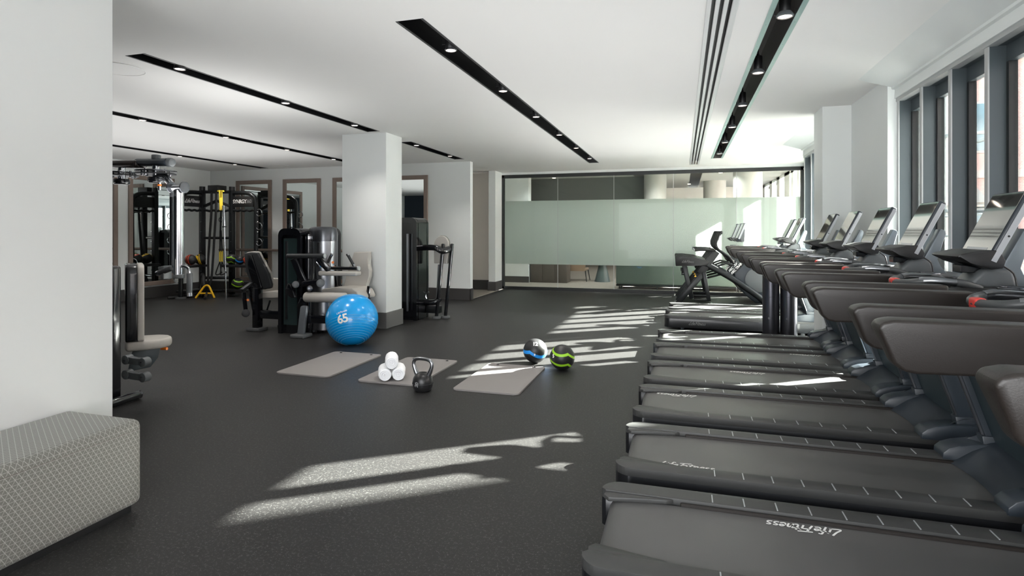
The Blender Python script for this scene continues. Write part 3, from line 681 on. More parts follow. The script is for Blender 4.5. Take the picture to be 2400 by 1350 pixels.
    mb=MB(); mb.prism([(1.66,1.235),(1.755,1.235),(1.755,1.268),(1.66,1.275)],-.045,.045,'xz',.004,1); mb.build('control_pod',BLKG,e)
    mb=MB(); mb.prism([(1.66,1.165),(1.74,1.26),(1.86,1.26),(1.88,1.165)],-.085,.085,'xz',.02,3); mb.build('console_neck',GREYP,e)
    mb=MB(); mb.prism([(1.80,1.15),(1.98,1.15),(1.92,1.21),(1.90,1.26),(1.955,1.42),(1.95,1.445),(1.925,1.455),(1.82,1.24)],-.04,.04,'xz',.006,2); mb.build('display_bracket',pm('bracket_grey',(128,136,142),.35,metal=.3) if 'bracket_grey' not in MATS else MATS['bracket_grey'],e)
    mb=MB(); mb.tube([(1.80,-.12,1.275),(1.84,-.125,1.24),(1.85,-.13,1.18)],.004,6,sub=3); mb.build('cable',BLACK,e)
    script_logo('logo',.046,GREYPR,(.46,-.3712,.105),(1,0,0),(0,0,1),e)
    return e
TM=make_treadmill()
ctr=[(-.39,1.52),(-.37,2.45),(-.345,3.37),(-.335,4.33),(-.32,5.23),(-.31,6.15),(-.295,7.02),(-.26,8.97),(-.22,9.85)]
tl=['black treadmill nearest the camera, only its handrails in view at the right edge',
 'black treadmill in the foreground with the white logo upside down on its belt',
 'black treadmill with the logo upright on its belt and grey logo on its side',
 'black treadmill third from the front, white logo at the very rear of its belt',
 'black treadmill fourth from the front, sun streaks across its belt',
 'black treadmill fifth from the front, its display standing before the white pier',
 'black treadmill just in front of the wipe dispensers, last of the near group',
 'black treadmill just behind the wipe dispensers with grey logo on its side',
 'farthest black treadmill, beside the arc trainers, its belt lit white by sun']
TMS=[]
for i,(x,y) in enumerate(ctr):
    o=TM if i==0 else dup(TM,(0,0,0),0,tl[i]); o.location=(x,y,0); o['label']=tl[i]; o['category']='treadmill'; o['group']='treadmills in the row'; TMS.append(o)
def belt_logo(i,lx,ly,flip):
    script_logo('belt_logo',.058,WHITE,(lx,ly,.1868),(-1 if flip else 1,0,0),(0,-1 if flip else 1,0),TMS[i],r=.07)
belt_logo(1,.86,.20,True); belt_logo(2,.36,-.205,False); belt_logo(3,.29,.19,True); belt_logo(4,.87,.18,True); belt_logo(5,1.50,.20,True)
# a thin loop of cable hanging below a handrail
# ================================================================ WIPE DISPENSER STANDS between the two groups
def dispenser(x,lab):
    e=empty('wipe_dispenser',(x,7.98,0),0,lab,'wipe dispenser','wipe dispensers between the treadmills')
    mb=MB(); mb.lathe([(.098,0),(.10,.01),(.10,.86),(.096,.89),(.07,.905),(.0005,.905)],36); mb.build('body',pm('dispenser_metal',(78,78,84),.3,metal=.85),e)
    mb=MB(); mb.torus((0,0,.60),.1005,.0015,n=36,m=6); mb.build('seam',BLACK,e)
    mb=MB(); mb.cyl((-.035,-.0935,.33),(-.035,-.101,.33),.012,n=20); l=mb.build('lock',STEEL,e)
    mb=MB(); mb.cyl((-.035,-.1008,.33),(-.035,-.1022,.33),.006,n=12); mb.build('keyhole',BLACK,l)
dispenser(1.09,'dark metal cylinder wipe dispenser, left of the two between the treadmills')
dispenser(1.30,'dark metal cylinder wipe dispenser, right of the two between the treadmills')
# ================================================================ ARC TRAINERS
def make_arc():
    Y0=11.9
    e=empty('arc_trainer',(.4,Y0,0))
    def q(px,py,dy=0): v=at(px,py,Y0); return Vector((v.x-.4,dy,v.z))
    def poly(*pp): return [(q(a,b).x,max(q(a,b).z,.0)) for a,b in pp]
    # long curved step-through rails, both sides
    for s in (-1,1):
        y=s*.20
        rail=[q(1586,612,y),q(1612,608,y),q(1645,615,y),q(1680,632,y),q(1712,650,y),q(1745,672,y),q(1775,693,y),q(1792,710,y)]
        mb=MB(); mb.tube(rail,.058,12,sub=5,flat=(.6,1)); mb.build('arc_rail',BLKM,e)
        mb=MB(); mb.prism(poly((1582,600),(1600,600),(1630,603),(1655,609),(1662,612),(1655,622),(1636,621),(1600,622),(1584,622)),y-.045,y+.045,'xz',.012,2); mb.build('rail_cover',BLACK,e)
        mb=MB(); mb.bar(q(1588,708.5,y),q(1646,640,y),.05,.10,.008); mb.build('front_strut',BLKM,e)
        mb=MB(); mb.bar(q(1603,618,y*.7),q(1621,698,y*.7),.04,.085,.008); mb.build('rear_leg',BLKM,e)
        mb=MB(); mb.bar(q(1649,636,y*1.2),q(1661,703,y*1.2),.03,.07,.006); mb.build('side_leg',BLKM,e)
        mb=MB(); mb.bar(q(1640,640,y),q(1678,588,y),.05,.14,.012); mb.build('post',BLACK,e)
        mb=MB(); mb.tube([q(1628,586,y*1.1),q(1650,585,y*1.1),q(1676,587,y*1.1)],.024,10,sub=3); h=mb.build('fixed_handle',BLACK,e)
        mb=MB(); mb.cyl(q(1626.5,586,y*1.1),q(1628.5,586,y*1.1),.022,n=12); mb.build('handle_cap',SILV,h)
        hp=[q(1687,545,y*1.3),q(1682,556,y*1.3),q(1677,570,y*1.3),q(1681,582,y*1.3),q(1694,592,y*1.25),q(1708,602,y*1.2),q(1718,617,y)]
        mb=MB(); mb.tube(hp,[.027,.023,.018,.018,.018,.02,.024],12,sub=4); h=mb.build('moving_handle',BLACK,e)
        mb=MB(); mb.sph(q(1688,545,y*1.3),.034,(1,.8,1),16,10); mb.build('knob',BLACK,h)
        mb=MB(); mb.bar(q(1685.5,552,y*1.3-.034),q(1682,563,y*1.3-.032),.006,.02,.001); mb.build('sensor_plate',SILV,h)
        mb=MB(); mb.tube([q(1655,634,y*.5),q(1700,617,y*.5),q(1720,622,y*.5)],.014,8); mb.build('link_arm',BLKM,e)
        mb=MB(); mb.tube([q(1655,652,y*.5),q(1700,640,y*.5),q(1730,650,y*.5)],.012,8); mb.build('lower_link',BLKM,e)
        # foot pedals
        mb=MB(); mb.box((-.19,min(0,s*.03)-.0+ (s*.09)-.07,.10+.03*s),(.13,(s*.09)+.07,.14+.03*s),.02,2); mb.build('pedal',BLACK,e)
    mb=MB(); mb.bar(q(1586,708,-.26),q(1586,708,.26),.1,.035,.01); mb.build('rear_foot',RUBG,e)
    mb=MB(); mb.bar(q(1600,640,-.2),q(1600,640,.2),.05,.05,.008); mb.build('cross_bar',BLKM,e)
    # drive housing with round cover
    c=q(1775,655)
    mb=MB(); mb.prism(poly((1718,640),(1735,617),(1765,610),(1800,618),(1822,650),(1828,708),(1770,710),(1745,690),(1722,662)),-.12,.12,'xz',.03,3); hs=mb.build('drive_housing',SHROUD,e)
    mb=MB(); mb.cyl((c.x,-.135,c.z),(c.x,.135,c.z),.24,n=40,bev=.012); mb.build('round_cover',GREYP,hs)
    mb=MB(); mb.prism(poly((1712,636),(1722,640),(1745,615),(1737,610)),-.16,-.13,'xz',.004,1); lk=mb.build('name_link',BLACK,e)
    a,b_=q(1716,636),q(1738,613)
    mid=(q(1715,637)+q(1741,612))/2; rt=(b_-a).normalized(); up=Vector((-rt.z,0,rt.x))
    text('lettering','ARC TRAINER',.062,WHITE,(mid.x,-.1615,mid.z),rt,up,lk,thick=.002)
    # console mast and display
    mb=MB(); mb.prism(poly((1728,620),(1725,577),(1740,577),(1748,620)),-.04,.04,'xz',.01,2); mb.build('console_mast',GREYP,e)
    p0=q(1727,565); p1=q(1745,523.5); t=(p1-p0).normalized(); n=Vector((-t.z,0,t.x)); L_=(p1-p0).length
    Mx=Matrix(((t.x,0,n.x,p0.x),(0,1,0,0),(t.z,0,n.z,p0.z),(0,0,0,1)))
    mb=MB(); mb.box((0,-.17,-.03),(L_,.17,.02),.01,2,Mx); ds=mb.build('display',SHROUD,e)
    mb=MB(); mb.box((.02,-.16,.0205),(L_-.02,.16,.0225),0,1,Mx); mb.build('screen',SCREEN,ds)
    mb=MB(); mb.box((.05,-.171,-.022),(L_-.01,-.1705,.010),0,1,Mx); mb.build('side_strip',SILV,ds)
    mb=MB(); mb.prism(poly((1717,560),(1734,556),(1737,566),(1727,567)),-.15,.15,'xz',.006,1); mb.build('tray',BLACK,e)
    mb=MB(); mb.prism(poly((1734,560),(1741,538),(1746,537),(1744,566),(1736,568)),-.05,.05,'xz',.006,1); mb.build('display_bracket',GREYP,e)
    mb=MB(); mb.prism([(q(1626,647).x,q(1626,647).z),(q(1629.5,642).x,q(1629.5,642).z),(q(1632,647).x,q(1632,647).z)],-.232,-.229,'xz'); mb.build('warning_label',YEL,e)
    script_logo('logo',.045,GREYPR,(q(1612,612).x,-.2485,q(1612,612).z),(1,0,-.02),(0.02,0,1),e)
    return e
AT=make_arc()
al=['nearest black arc trainer with the yellow warning label, behind the treadmills','middle black arc trainer, between its two twins before the glass wall','farthest black arc trainer, closest to the glass wall']
for i,(dx,dy) in enumerate(((0,0),(-.0,.62),(-.02,1.22))):
    o=AT if i==0 else dup(AT,(0,0,0),0,al[i]); o.location=(.4+dx,11.9+dy,0); o['label']=al[i]; o['category']='cross trainer'; o['group']='arc trainers by the glass wall'
# ================================================================ WALL MIRRORS AND BARRE
def mirror(loc,rz,w,z0,z1,lab):
    e=empty('wall_mirror',loc,rz,lab,'mirror','taupe framed wall mirrors'); h=z1-z0; f=.09
    # local: x along the wall, -y into the room
    mb=MB(); mb.box((0,-.035,z0),(f,0,z1),.004,1); mb.box((w-f,-.035,z0),(w,0,z1),.004,1); mb.box((f,-.035,z0),(w-f,0,z0+f),.004,1); mb.box((f,-.035,z1-f),(w-f,0,z1),.004,1); mb.build('frame',TAUPE,e)
    mb=MB(); mb.box((f,-.014,z0+f),(w-f,-.004,z1-f)); mb.build('mirror_glass',MIRROR,e)
for x,l in ((-10.21,'taupe framed mirror on the back wall just right of the room corner, behind the rack'),(-8.88,'taupe framed mirror on the back wall above the leg machine towers'),(-7.55,'taupe framed mirror on the back wall, cut off by the left edge of the column'),(-6.22,'taupe framed mirror on the back wall seen right of the column')):
    mirror((x,11.095,0),0,1.01,.27,2.64,l)
for y,l in ((10.06,'taupe framed mirror on the left wall beside the corner rack'),(8.72,'taupe framed mirror on the left wall, only a strip of its frame in view')):
    mirror((-10.995,y,0),-PI/2,1.10,.27,2.62,l)
bpy.context.view_layer.update()
for o in list(C.objects):
    if o.name.startswith('wall_mirror') and abs(o.rotation_euler.z)>1: o.rotation_euler.z=PI/2; o.location.y-=1.10
e=empty('ballet_barre',(-8.7,10.97,1.0),0,'pale wooden ballet barre running along the back wall','barre')
mb=MB(); mb.cyl((-1.9,0,0),(1.75,0,0),.028,n=16); mb.build('rail',TAUPE,e)
for x in (-1.6,0,1.5):
    mb=MB(); mb.cyl((x,.12,-.03),(x,0,-.02),.012,n=8); mb.build('bracket',DSTEEL,e)
# ================================================================ helper for machines described in world coordinates
class Thing:
    def __init__(s,name,org,lab,cat,grp=None): s.e=empty(name,org,0,lab,cat,grp); s.T=Matrix.Translation(-Vector(org))
    def add(s,name,mb,mat,parent=None,sharp=35): mb.xf(s.T); return mb.build(name,mat,parent or s.e,sharp=sharp)
def pl(Y,*pts): return [(at(a,b,Y).x,max(at(a,b,Y).z,0)) for a,b in pts]
# ---------------------------------------------------------------- corner training rack
A,B_,C_,D=(-10.3,9.6),(-10.3,10.17),(-9.7,10.4),(-9.05,10.4)
t=Thing('training_rack',(-9.8,10.1,0),'tall black corner training rack with name plates, shelves and rings','training rack')
for (x,y) in (A,D):
    o_=(x,y); mate=B_ if o_==A else C_
    mb=MB(); mb.tube([(x,y,0),(x,y,1.2),(x,y,2.05),(x+(mate[0]-x)*.12,y+(mate[1]-y)*.12,2.22),(x+(mate[0]-x)*.4,y+(mate[1]-y)*.4,2.29),(mate[0],mate[1],2.30)],.045,14,sub=4); p=t.add('end_post',mb,BLKM)
    mb=MB(); mb.cyl((x,y,0),(x,y,.03),.11,n=20); t.add('foot_plate',mb,RUBG,p)
    for k in range(7):
        mb=MB(); z=.55+.22*k; dx=.06 if o_==A else -.0; mb.cyl((x+.03,y-.03,z),(x+.09,y-.05,z),.008,n=8); t.add('peg',mb,CHROME,p)
    if o_==D:
        for z in (.9,1.2,1.55,1.85):
            mb=MB(); mb.torus((x+.10,y-.02,z),.075,.010,'y',n=20,m=8); t.add('ring',mb,CHROME,p)
    else:
        for z in (.42,.75):
            mb=MB(); mb.torus((x-.08,y-.02,z),.085,.010,'y',n=20,m=8); t.add('ring',mb,CHROME,p)
for (x,y) in (B_,C_):
    mb=MB(); mb.box((x-.05,y-.05,0),(x+.05,y+.05,2.36),.008,2); p=t.add('post',mb,BLKM)
    mb=MB(); mb.cyl((x,y,2.36),(x,y,2.44),.06,n=18); t.add('cap',mb,BLACK,p)
    mb=MB(); mb.box((x-.09,y-.09,0),(x+.09,y+.09,.03)); t.add('foot_plate',mb,RUBG,p)
    for k in range(7):
        mb=MB(); z=.55+.22*k; mb.cyl((x+.03,y-.05,z),(x+.03,y-.075,z),.008,n=8); t.add('peg',mb,CHROME,p)
def rung(a,b,z,r,mat=BLKM,nm='cross_bar',wav=0):
    pts=[(a[0]+(b[0]-a[0])*k/8,a[1]+(b[1]-a[1])*k/8,z+wav*(1 if k%2 else -1)) for k in range(9)]
    mb=MB(); mb.tube(pts,r,12,sub=3 if wav else 0); t.add(nm,mb,mat)
for a,b in ((A,B_),(B_,C_),(C_,D)): rung(a,b,1.90,.026,wav=.008)
rung(B_,C_,1.29,.028); rung(B_,C_,.40,.032,DSTEEL); rung(B_,C_,2.32,.035); rung(B_,C_,.10,.03)
mid=((B_[0]+C_[0])/2+.05,(B_[1]+C_[1])/2+.0)
mb=MB(); mb.box((mid[0]-.16,mid[1]-.16,2.30),(mid[0]+.12,mid[1]+.1,2.46),.01); t.add('pulley_box',mb,BLACK)
mb=MB(); mb.bar((B_[0],B_[1],1.98),(mid[0],mid[1]-.05,2.12),.06,.06,.008); t.add('brace',mb,BLKM)
mb=MB(); mb.bar((C_[0],C_[1],1.98),(mid[0],mid[1]-.05,2.12),.06,.06,.008); t.add('brace',mb,BLKM)
for a,b,s in ((A,B_,1),(C_,D,-1)):
    d=(Vector(b)-Vector(a)); nn=Vector((d.y,-d.x)).normalized()
    if s==1: nn=Vector((1,0))
    if nn.y>0: nn=-nn
    for z,w_ in ((.70,.30),(.16,.30)):
        mb=MB(); a2=Vector(a);b2=Vector(b)
        c0=[(a2.x,a2.y),(b2.x,b2.y),(b2.x+nn.x*w_,b2.y+nn.y*w_),(a2.x+nn.x*w_,a2.y+nn.y*w_)]
        if s==1: c0=[(a2.x-.18,a2.y+.04),(a2.x+.14,a2.y+.04),(b2.x+.14,b2.y),(b2.x-.18,b2.y)]
        mb.prism(c0,z-.05,z,'xy',.006,1); sh=t.add('shelf',mb,BLACK)
# name plates
mb=MB(); mb.bar((A[0],A[1]+.05,2.10),(B_[0],B_[1]-.05,2.10),.025,.24,.004); pA=t.add('name_plate',mb,BLACK)
mb=MB(); mb.box((C_[0]+.06,C_[1]-.03,1.98),(D[0]-.05,D[1]-.005,2.22),.004); pB=t.add('name_plate',mb,BLACK)
org=Vector((-9.8,10.1,0))
script_logo('lettering',.078,WHITE,Vector((A[0]+.015,(A[1]+B_[1])/2,2.10))-org,(0,1,0),(0,0,1),t.e,r=.08)
text('lettering','SYNRGY',.12,WHITE,Vector((C_[0]+.24,C_[1]-.032,2.10))-org,(1,0,0),(0,0,1),pB,thick=.001,sx=.85)
text('lettering','360',.12,GREYPR,Vector((C_[0]+.49,C_[1]-.032,2.10))-org,(1,0,0),(0,0,1),pB,sx=.85)
# medicine balls on the rack shelves
bi=0
for (x,y,z,m_,lab,rz) in [(-10.22,9.78,.705,MB_RED,'black medicine ball with a red band on the upper left rack shelf',.4),(-10.22,10.03,.705,MB_YEL,'black medicine ball with a yellow band on the upper left rack shelf',.9),
    (-9.57,10.25,.705,MB_GREEN,'black medicine ball with a green band on the upper right rack shelf',1.2),(-9.34,10.25,.705,MB_BLUE,'black medicine ball with a blue band on the upper right rack shelf',.2),(-9.13,10.25,.705,MB_RED,'black medicine ball with a red band on the upper right rack shelf',.0),
    (-9.38,10.22,.165,MB_GREEN,'medicine ball with green and red bands on the bottom right rack shelf',2.2)]:
    R_=.115 if bi<5 else .125
    if bi in(3,4): R_=.10
    mb=MB(); mb.sph((0,0,0),R_,(1,1,1),28,18); o=mb.build('medicine_ball',m_,loc=(x,y,z+R_)); o.rotation_euler.z=rz; tag(o,lab,'medicine ball','medicine balls on the corner rack'); bi+=1
mb=MB(); mb.torus((-9.85,9.93,.27),.235,.03,'x',n=40,m=10); mb.cyl((-9.86,9.93,.27),(-9.84,9.93,.27),.22,n=36); mb.cyl((-9.88,9.93,.27),(-9.82,9.93,.27),.04,n=20)
mb.xf(Matrix.Translation((9.85,-9.93,-.27))); mb.xf(Matrix.Rotation(.9,4,'Z')); o=mb.build('weight_plate',BLACK,loc=(-10.02,9.90,.27)); tag(o,'large black weight plate standing under the left rack shelf','weight plate')
# battle ropes
for k,(px0,px1,lab) in enumerate(((496,484,'left black battle rope hanging from the rack top'),(507,491,'right black battle rope hanging from the rack top'))):
    Y=10.12; p=[at(px0,452,Y),at(px0-1,500,Y),at(px0-5,560,Y),at(px0-8,610,Y),at(px1+3,660,Y-.05),Vector((at(px1,690,Y).x,Y-.12,.16)),Vector((at(px1-8,690,Y).x,Y-.22,.03)),Vector((at(px1-18,695,Y).x,Y-.38,.026)),Vector((at(px1-34,695,Y).x+.02*k,Y-.62-.1*k,.026))]
    mb=MB(); mb.tube(p,.024,10,sub=5); o=mb.build('battle_rope',ROPE); tag(o,lab,'rope','battle ropes')
# suspension trainer
Y=9.98
t=Thing('suspension_trainer',tuple(at(517,560,Y)),'yellow and black suspension trainer hanging from the rack with two loop handles','suspension trainer')
mb=MB(); mb.bar(at(517,446,Y),at(518.5,493,Y),.09,.012); 
mb2=MB(); mb2.bar(at(511,448,Y),at(524,448,Y),.05,.03,.006); t.add('anchor_loop',mb2,YELW); t.add('upper_strap',mb,YELW)
mb=MB(); mb.bar(at(518,493,Y),at(516.5,545,Y),.035,.01); t.add('main_strap',mb,ROPE)
mb=MB(); mb.torus(at(517.5,515,Y),.05,.008,'y',n=18,m=6); t.add('carabiner',mb,DSTEEL)
for (x0,x1,xx) in ((516,515.5,513),(518,520.5,523)):
    mb=MB(); mb.bar(at(x0,540,Y),at(x1,590,Y),.03,.01); s_=t.add('arm_strap',mb,ROPE)
    mb=MB(); mb.bar(at(x1,588,Y),at(x1,614,Y),.035,.012); t.add('yellow_sleeve',mb,YELW,s_)
    mb=MB(); mb.tube([at(x1,613,Y),at(xx-6,636,Y),at(xx-6,644,Y),at(xx+6,640,Y),at(xx+5,634,Y),at(x1,613,Y)],.012,8,sub=4); t.add('handle',mb,ROPE,s_)
# barbell on end
t=Thing('barbell',tuple(Vector((at(530,693,9.98).x,9.98,0))),'chrome barbell standing on end, leaning against the rack','barbell')
mb=MB(); mb.cyl(Vector((at(530,693,9.98).x,9.98,0)),at(525.5,528,9.98),.016,n=12); t.add('shaft',mb,CHROME)
mb=MB(); mb.cyl(at(525.5,530,9.98),at(524,482,9.98),.03,n=16); s_=t.add('sleeve',mb,CHROME)
mb=MB(); mb.cyl(at(525.7,533,9.98),at(525.5,530,9.98),.042,n=16); t.add('collar',mb,DSTEEL,s_)
# yellow A-frame
t=Thing('floor_anchor',(-9.72,9.72,0),'yellow A shaped steel floor anchor standing below the ropes','floor anchor')
mb=MB(); mb.tube([(-9.90,9.60,0.02),(-9.83,9.66,.16),(-9.77,9.70,.26),(-9.72,9.72,.285),(-9.67,9.73,.26),(-9.62,9.74,.16),(-9.56,9.76,.02)],.02,10,sub=4); t.add('arch',mb,YEL)
mb=MB(); mb.bar((-9.86,9.64,.12),(-9.59,9.75,.12),.03,.03,.004); t.add('cross_bar',mb,YEL)
mb=MB(); mb.cyl((-9.72,9.72,.13),(-9.60,9.55,.04),.025,n=12); t.add('sleeve',mb,DSTEEL)
# ================================================================ LEG MACHINES
def arch(x0,x1,h,w,r=.10,n=7):
    o=[];i=[]
    for k in range(n): a=PI-PI/2*k/(n-1); o.append((x0+r+r*math.cos(a),h-r+r*math.sin(a)))
    for k in range(n): a=PI/2-PI/2*k/(n-1); o.append((x1-r+r*math.cos(a),h-r+r*math.sin(a)))
    return [(x0,0)]+o+[(x1,0)]
def tower(t,x0,x1,y0,y1,h,front=None,name='tower'):
    full=arch(x0,x1,h,0)
    mb=MB(); mb.prism(full,y0+.05,y1-.05,'xz'); s=t.add(name,mb,BLKG if front is None else front)
    for (ya,yb) in ((y0,y0+.07),(y1-.07,y1)):
        ix0,ix1,ih=x0+.055,x1-.055,h-.09
        outer=arch(x0,x1,h,0); inner=arch(ix0,ix1,ih,0,.06)
        mb=MB(); mb.prism(outer+inner[::-1],ya,yb,'xz',.0); t.add('frame_hoop',mb,BLKG,s)
    mb=MB(); mb.box((x0-.008,y0+.02,h-.2),(x0+.05,y0+.09,h-.0-.12),.01); t.add('chrome_ring',mb,DSTEEL,s)
    return s
# leg extension (left) : seat back seen from behind
t=Thing('leg_extension_machine',(-5.6,6.95,0),'black leg extension machine with its dark backrest seen from behind, left of the towers','gym machine')
tower(t,-5.47,-5.10,6.72,7.30,1.48)
mb=MB(); mb.box((-5.40,6.745,.12),(-5.17,6.76,1.34),.004,1); t.add('stack_window',mb,pm('smoked_panel',(40,54,54),.2,coat=.5))
for k in range(10):
    pass
mb=MB(); mb.box((-5.36,6.73,.2),(-5.33,6.745,1.3)); t.add('guide_rod',mb,DSTEEL)
Y=6.92
back=pl(Y,(571,594),(587,591),(603,592),(609,604),(613,619),(621,626),(628,642),(636,667),(635,675),(630,677),(615,677),(606,681),(596,676),(588,662),(578,640),(575,630),(577,620))
mb=MB(); mb.prism(back,Y,Y+.05,'xz',.015,3); bk=t.add('backrest',mb,PADD)
mb=MB(); mb.prism([(x*1.0-.012,z+.012) for x,z in back],Y+.05,Y+.10,'xz',.02,3); t.add('cushion',mb,PAD,bk)
mb=MB(); mb.prism(pl(Y,(579,598),(592,597),(606,640),(617,676),(606,681),(594,662),(584,625)),Y-.03,Y,'xz',.006,2); t.add('spine_cover',mb,BLKG,bk)
mb=MB(); mb.prism(pl(7.0,(594,690),(612,685),(650,684),(665,684),(665,698),(640,697),(600,698),(594,695)),6.95,7.35,'xz',.02,3); t.add('seat',mb,PAD)
mb=MB(); mb.prism(pl(7.3,(618,652),(655,652),(655,686),(612,688)),7.3,7.38,'xz',.02,3); t.add('leg_pad',mb,PAD)
mb=MB(); mb.box((-6.03,6.72,0),(-5.80,6.92,.045),.012); t.add('foot',mb,RUBG)
mb=MB(); mb.box((-5.80,7.10,0),(-5.60,7.28,.045),.012); t.add('foot',mb,RUBG)
mb=MB(); mb.box((-5.96,6.77,.045),(-5.86,6.88,.62),.012); t.add('post',mb,BLKG)
mb=MB(); mb.box((-5.86,6.79,.18),(-5.47,6.87,.30),.015); t.add('base_beam',mb,BLKG)
mb=MB(); mb.box((-5.76,7.12,.045),(-5.64,7.25,.50),.02); t.add('rear_post',mb,BLKG)
mb=MB(); mb.bar(at(598,664,6.9),at(608,718,6.9),.05,.05,.01); t.add('adjust_link',mb,BLKG)
mb=MB(); mb.bar(at(586,672,6.86),at(597,727,6.86),.05,.06,.01); t.add('adjust_link',mb,BLKG)
mb=MB(); mb.bar(at(610,700,6.95),at(614,733,6.95),.025,.025,.004); t.add('rod',mb,BLKM)
mb=MB(); mb.bar(at(633,704,6.95),at(624,733,6.95),.02,.02,.004); t.add('rod',mb,BLKM)
mb=MB(); mb.bar(at(566,681,6.72),at(590,664,6.9),.07,.05,.015); t.add('arm_rest',mb,PADD)
mb=MB(); mb.bar(at(571,685,6.75),at(576,728,6.75),.045,.045,.01); t.add('side_link',mb,BLKG)
mb=MB(); mb.cyl(at(576,734,6.68),at(576,734,6.85),.055,n=24,bev=.01); t.add('roller',mb,PADD)
mb=MB(); mb.cyl(at(581,703,6.74),at(581,703,6.78),.018,n=14); t.add('release_knob',mb,ORANGE)
# leg curl (right)
t=Thing('leg_curl_machine',(-4.95,6.9,0),'black leg curl machine with pale pads and rollers facing the camera, left of the column','gym machine')
tower(t,-5.09,-4.90,6.90,7.40,1.49,STEEL)
mb=MB(); mb.cyl((-5.045,6.83,0),(-5.045,6.83,1.40),.05,n=24); pp=t.add('front_post',mb,BLKG)
mb=MB(); mb.cyl((-5.045,6.83,1.33),(-5.045,6.83,1.37),.052,n=24); t.add('chrome_ring',mb,CHROME,pp)
# curved front shroud
Rr=[]
for z in (0.05,.3,1.28,1.30):
    Rr.append([( -4.93+.19*math.cos(a),7.0+.17*math.sin(a),z) for a in [PI+PI*k/16 for k in range(17)]])
mb=MB(); mb.loft(Rr,cap=False,closed=False); sh=t.add('curved_shroud',mb,STEEL)
Rr=[]
for z,s_ in ((1.30,1.02),(1.44,1.02),(1.48,.96),(1.50,.82),(1.505,.5)):
    Rr.append([( -4.93+.20*s_*math.cos(a),7.0+.18*s_*math.sin(a),z) for a in [2*PI*k/32 for k in range(32)]])
mb=MB(); mb.loft(Rr); t.add('shroud_cap',mb,DSTEEL,sh)
mb=MB(); mb.box((-5.02,6.825,.95),(-4.99,6.84,1.28)); mb.build if False else t.add('slot',mb,BLACK,sh)
mb=MB(); mb.box((-4.90,6.822,.95),(-4.87,6.84,1.28)); t.add('slot',mb,BLACK,sh)
Y=6.60
mb=MB(); mb.cyl(at(716,696,Y),at(811,698,Y),.068,n=32,bev=.015); r1=t.add('ankle_roller',mb,PAD)
mb=MB(); mb.cyl(at(807,698,Y),at(812,698,Y),.045,n=24); t.add('roller_cap',mb,SILV,r1)
mb=MB(); mb.bar(at(752,640,6.70),at(841,641,6.70),.14,.06,.02,seg=3); t.add('thigh_pad',mb,PAD)
mb=MB(); mb.bar(at(772,628,6.72),at(840,629,6.72),.09,.045,.015); b_=t.add('thigh_bar',mb,BLKG)
mb=MB(); mb.cyl(at(838,629,6.72),at(842,629,6.72),.03,n=20); t.add('bar_cap',mb,SILV,b_)
mb=MB(); mb.cyl(at(673,600,Y),at(761,600,Y),.032,n=24,bev=.008); h=t.add('top_bar',mb,PADD)
mb=MB(); mb.cyl(at(759,600,Y),at(762,600,Y),.03,n=20); t.add('bar_cap',mb,SILV,h)
mb=MB(); mb.bar(at(688,606,Y+.02),at(712,662,Y+.05),.06,.085,.01); t.add('lever_arm',mb,BLKG)
mb=MB(); mb.bar(at(746,606,Y+.02),at(773,634,Y+.08),.06,.085,.01); t.add('lever_arm',mb,BLKG)
mb=MB(); mb.bar(at(742,612,Y+.02),at(752,626,Y+.06),.03,.03,.006); t.add('linkage',mb,CHROME)
mb=MB(); mb.bar(at(692,668,6.66),at(750,660,6.66),.09,.08,.02); t.add('pivot_housing',mb,BLKG)
for px,py,r_ in ((693,667,.048),(751,664,.055)):
    mb=MB(); mb.cyl(at(px,py,6.55),at(px,py,6.72),r_,n=28,bev=.015); t.add('hub',mb,GREYP)
mb=MB(); mb.prism(pl(6.66,(678,664),(673,678),(677,690),(686,698),(696,697),(690,680),(684,664)),6.62,6.68,'xz',.01,2); t.add('cam_plate',mb,BLKG)
mb=MB(); mb.cyl(at(726,676,6.55),at(726,676,6.70),.04,n=24,bev=.008); t.add('bolt_hub',mb,DSTEEL)
mb=MB(); mb.cyl(at(735,625,6.66),at(733,655,6.66),.017,n=14); g=t.add('hand_grip',mb,BLACK)
for (p0,p1,Y2) in (((777,597),(768,616),6.8),((815,597),(829,622),6.8)):
    mb=MB(); mb.cyl(at(*p0,Y2),at(*p1,Y2),.02,n=14); g=t.add('hand_grip',mb,PADD)
    d=(at(*p1,Y2)-at(*p0,Y2)).normalized()
    mb=MB(); mb.cyl(at(*p0,Y2)-d*.012,at(*p0,Y2)+d*.018,.0225,n=14); t.add('grip_end',mb,CHROME,g)
    mb=MB(); mb.cyl(at(*p1,Y2)-d*.01,at(*p1,Y2)+d*.02,.024,n=14); t.add('grip_end',mb,CHROME,g)
mb=MB(); mb.bar(at(715,698,6.62),at(704,722,6.62),.10,.09,.02); t.add('swing_arm',mb,BLKG)
mb=MB(); mb.bar(at(714,716,6.60),Vector((at(706,786,6.55).x,6.55,.04)),.06,.105,.02,up=(1,0,0)); t.add('front_leg',mb,pm('leg_silver',(112,116,121),.3,metal=.35))
c=at(706,788,6.55); mb=MB(); mb.box((c.x-.11,6.45,0),(c.x+.11,6.65,.05),.015,3); t.add('foot',mb,RUBG)
mb=MB(); mb.bar(at(720,748,6.65),at(768,748,6.65),.09,.11,.015); t.add('base_beam',mb,BLKG)
mb=MB(); mb.prism(pl(7.2,(827,591),(862,590),(860,606),(858,622),(864,632),(862,648),(853,680),(840,682),(805,676),(802,672),(812,640)),7.22,7.32,'xz',.025,4); b_=t.add('backrest',mb,PAD)
mb=MB(); mb.prism(pl(7.3,(829,594),(866,592),(863,622),(868,633),(857,680),(845,682)),7.32,7.37,'xz',.015,3); t.add('shell',mb,BLACK,b_)
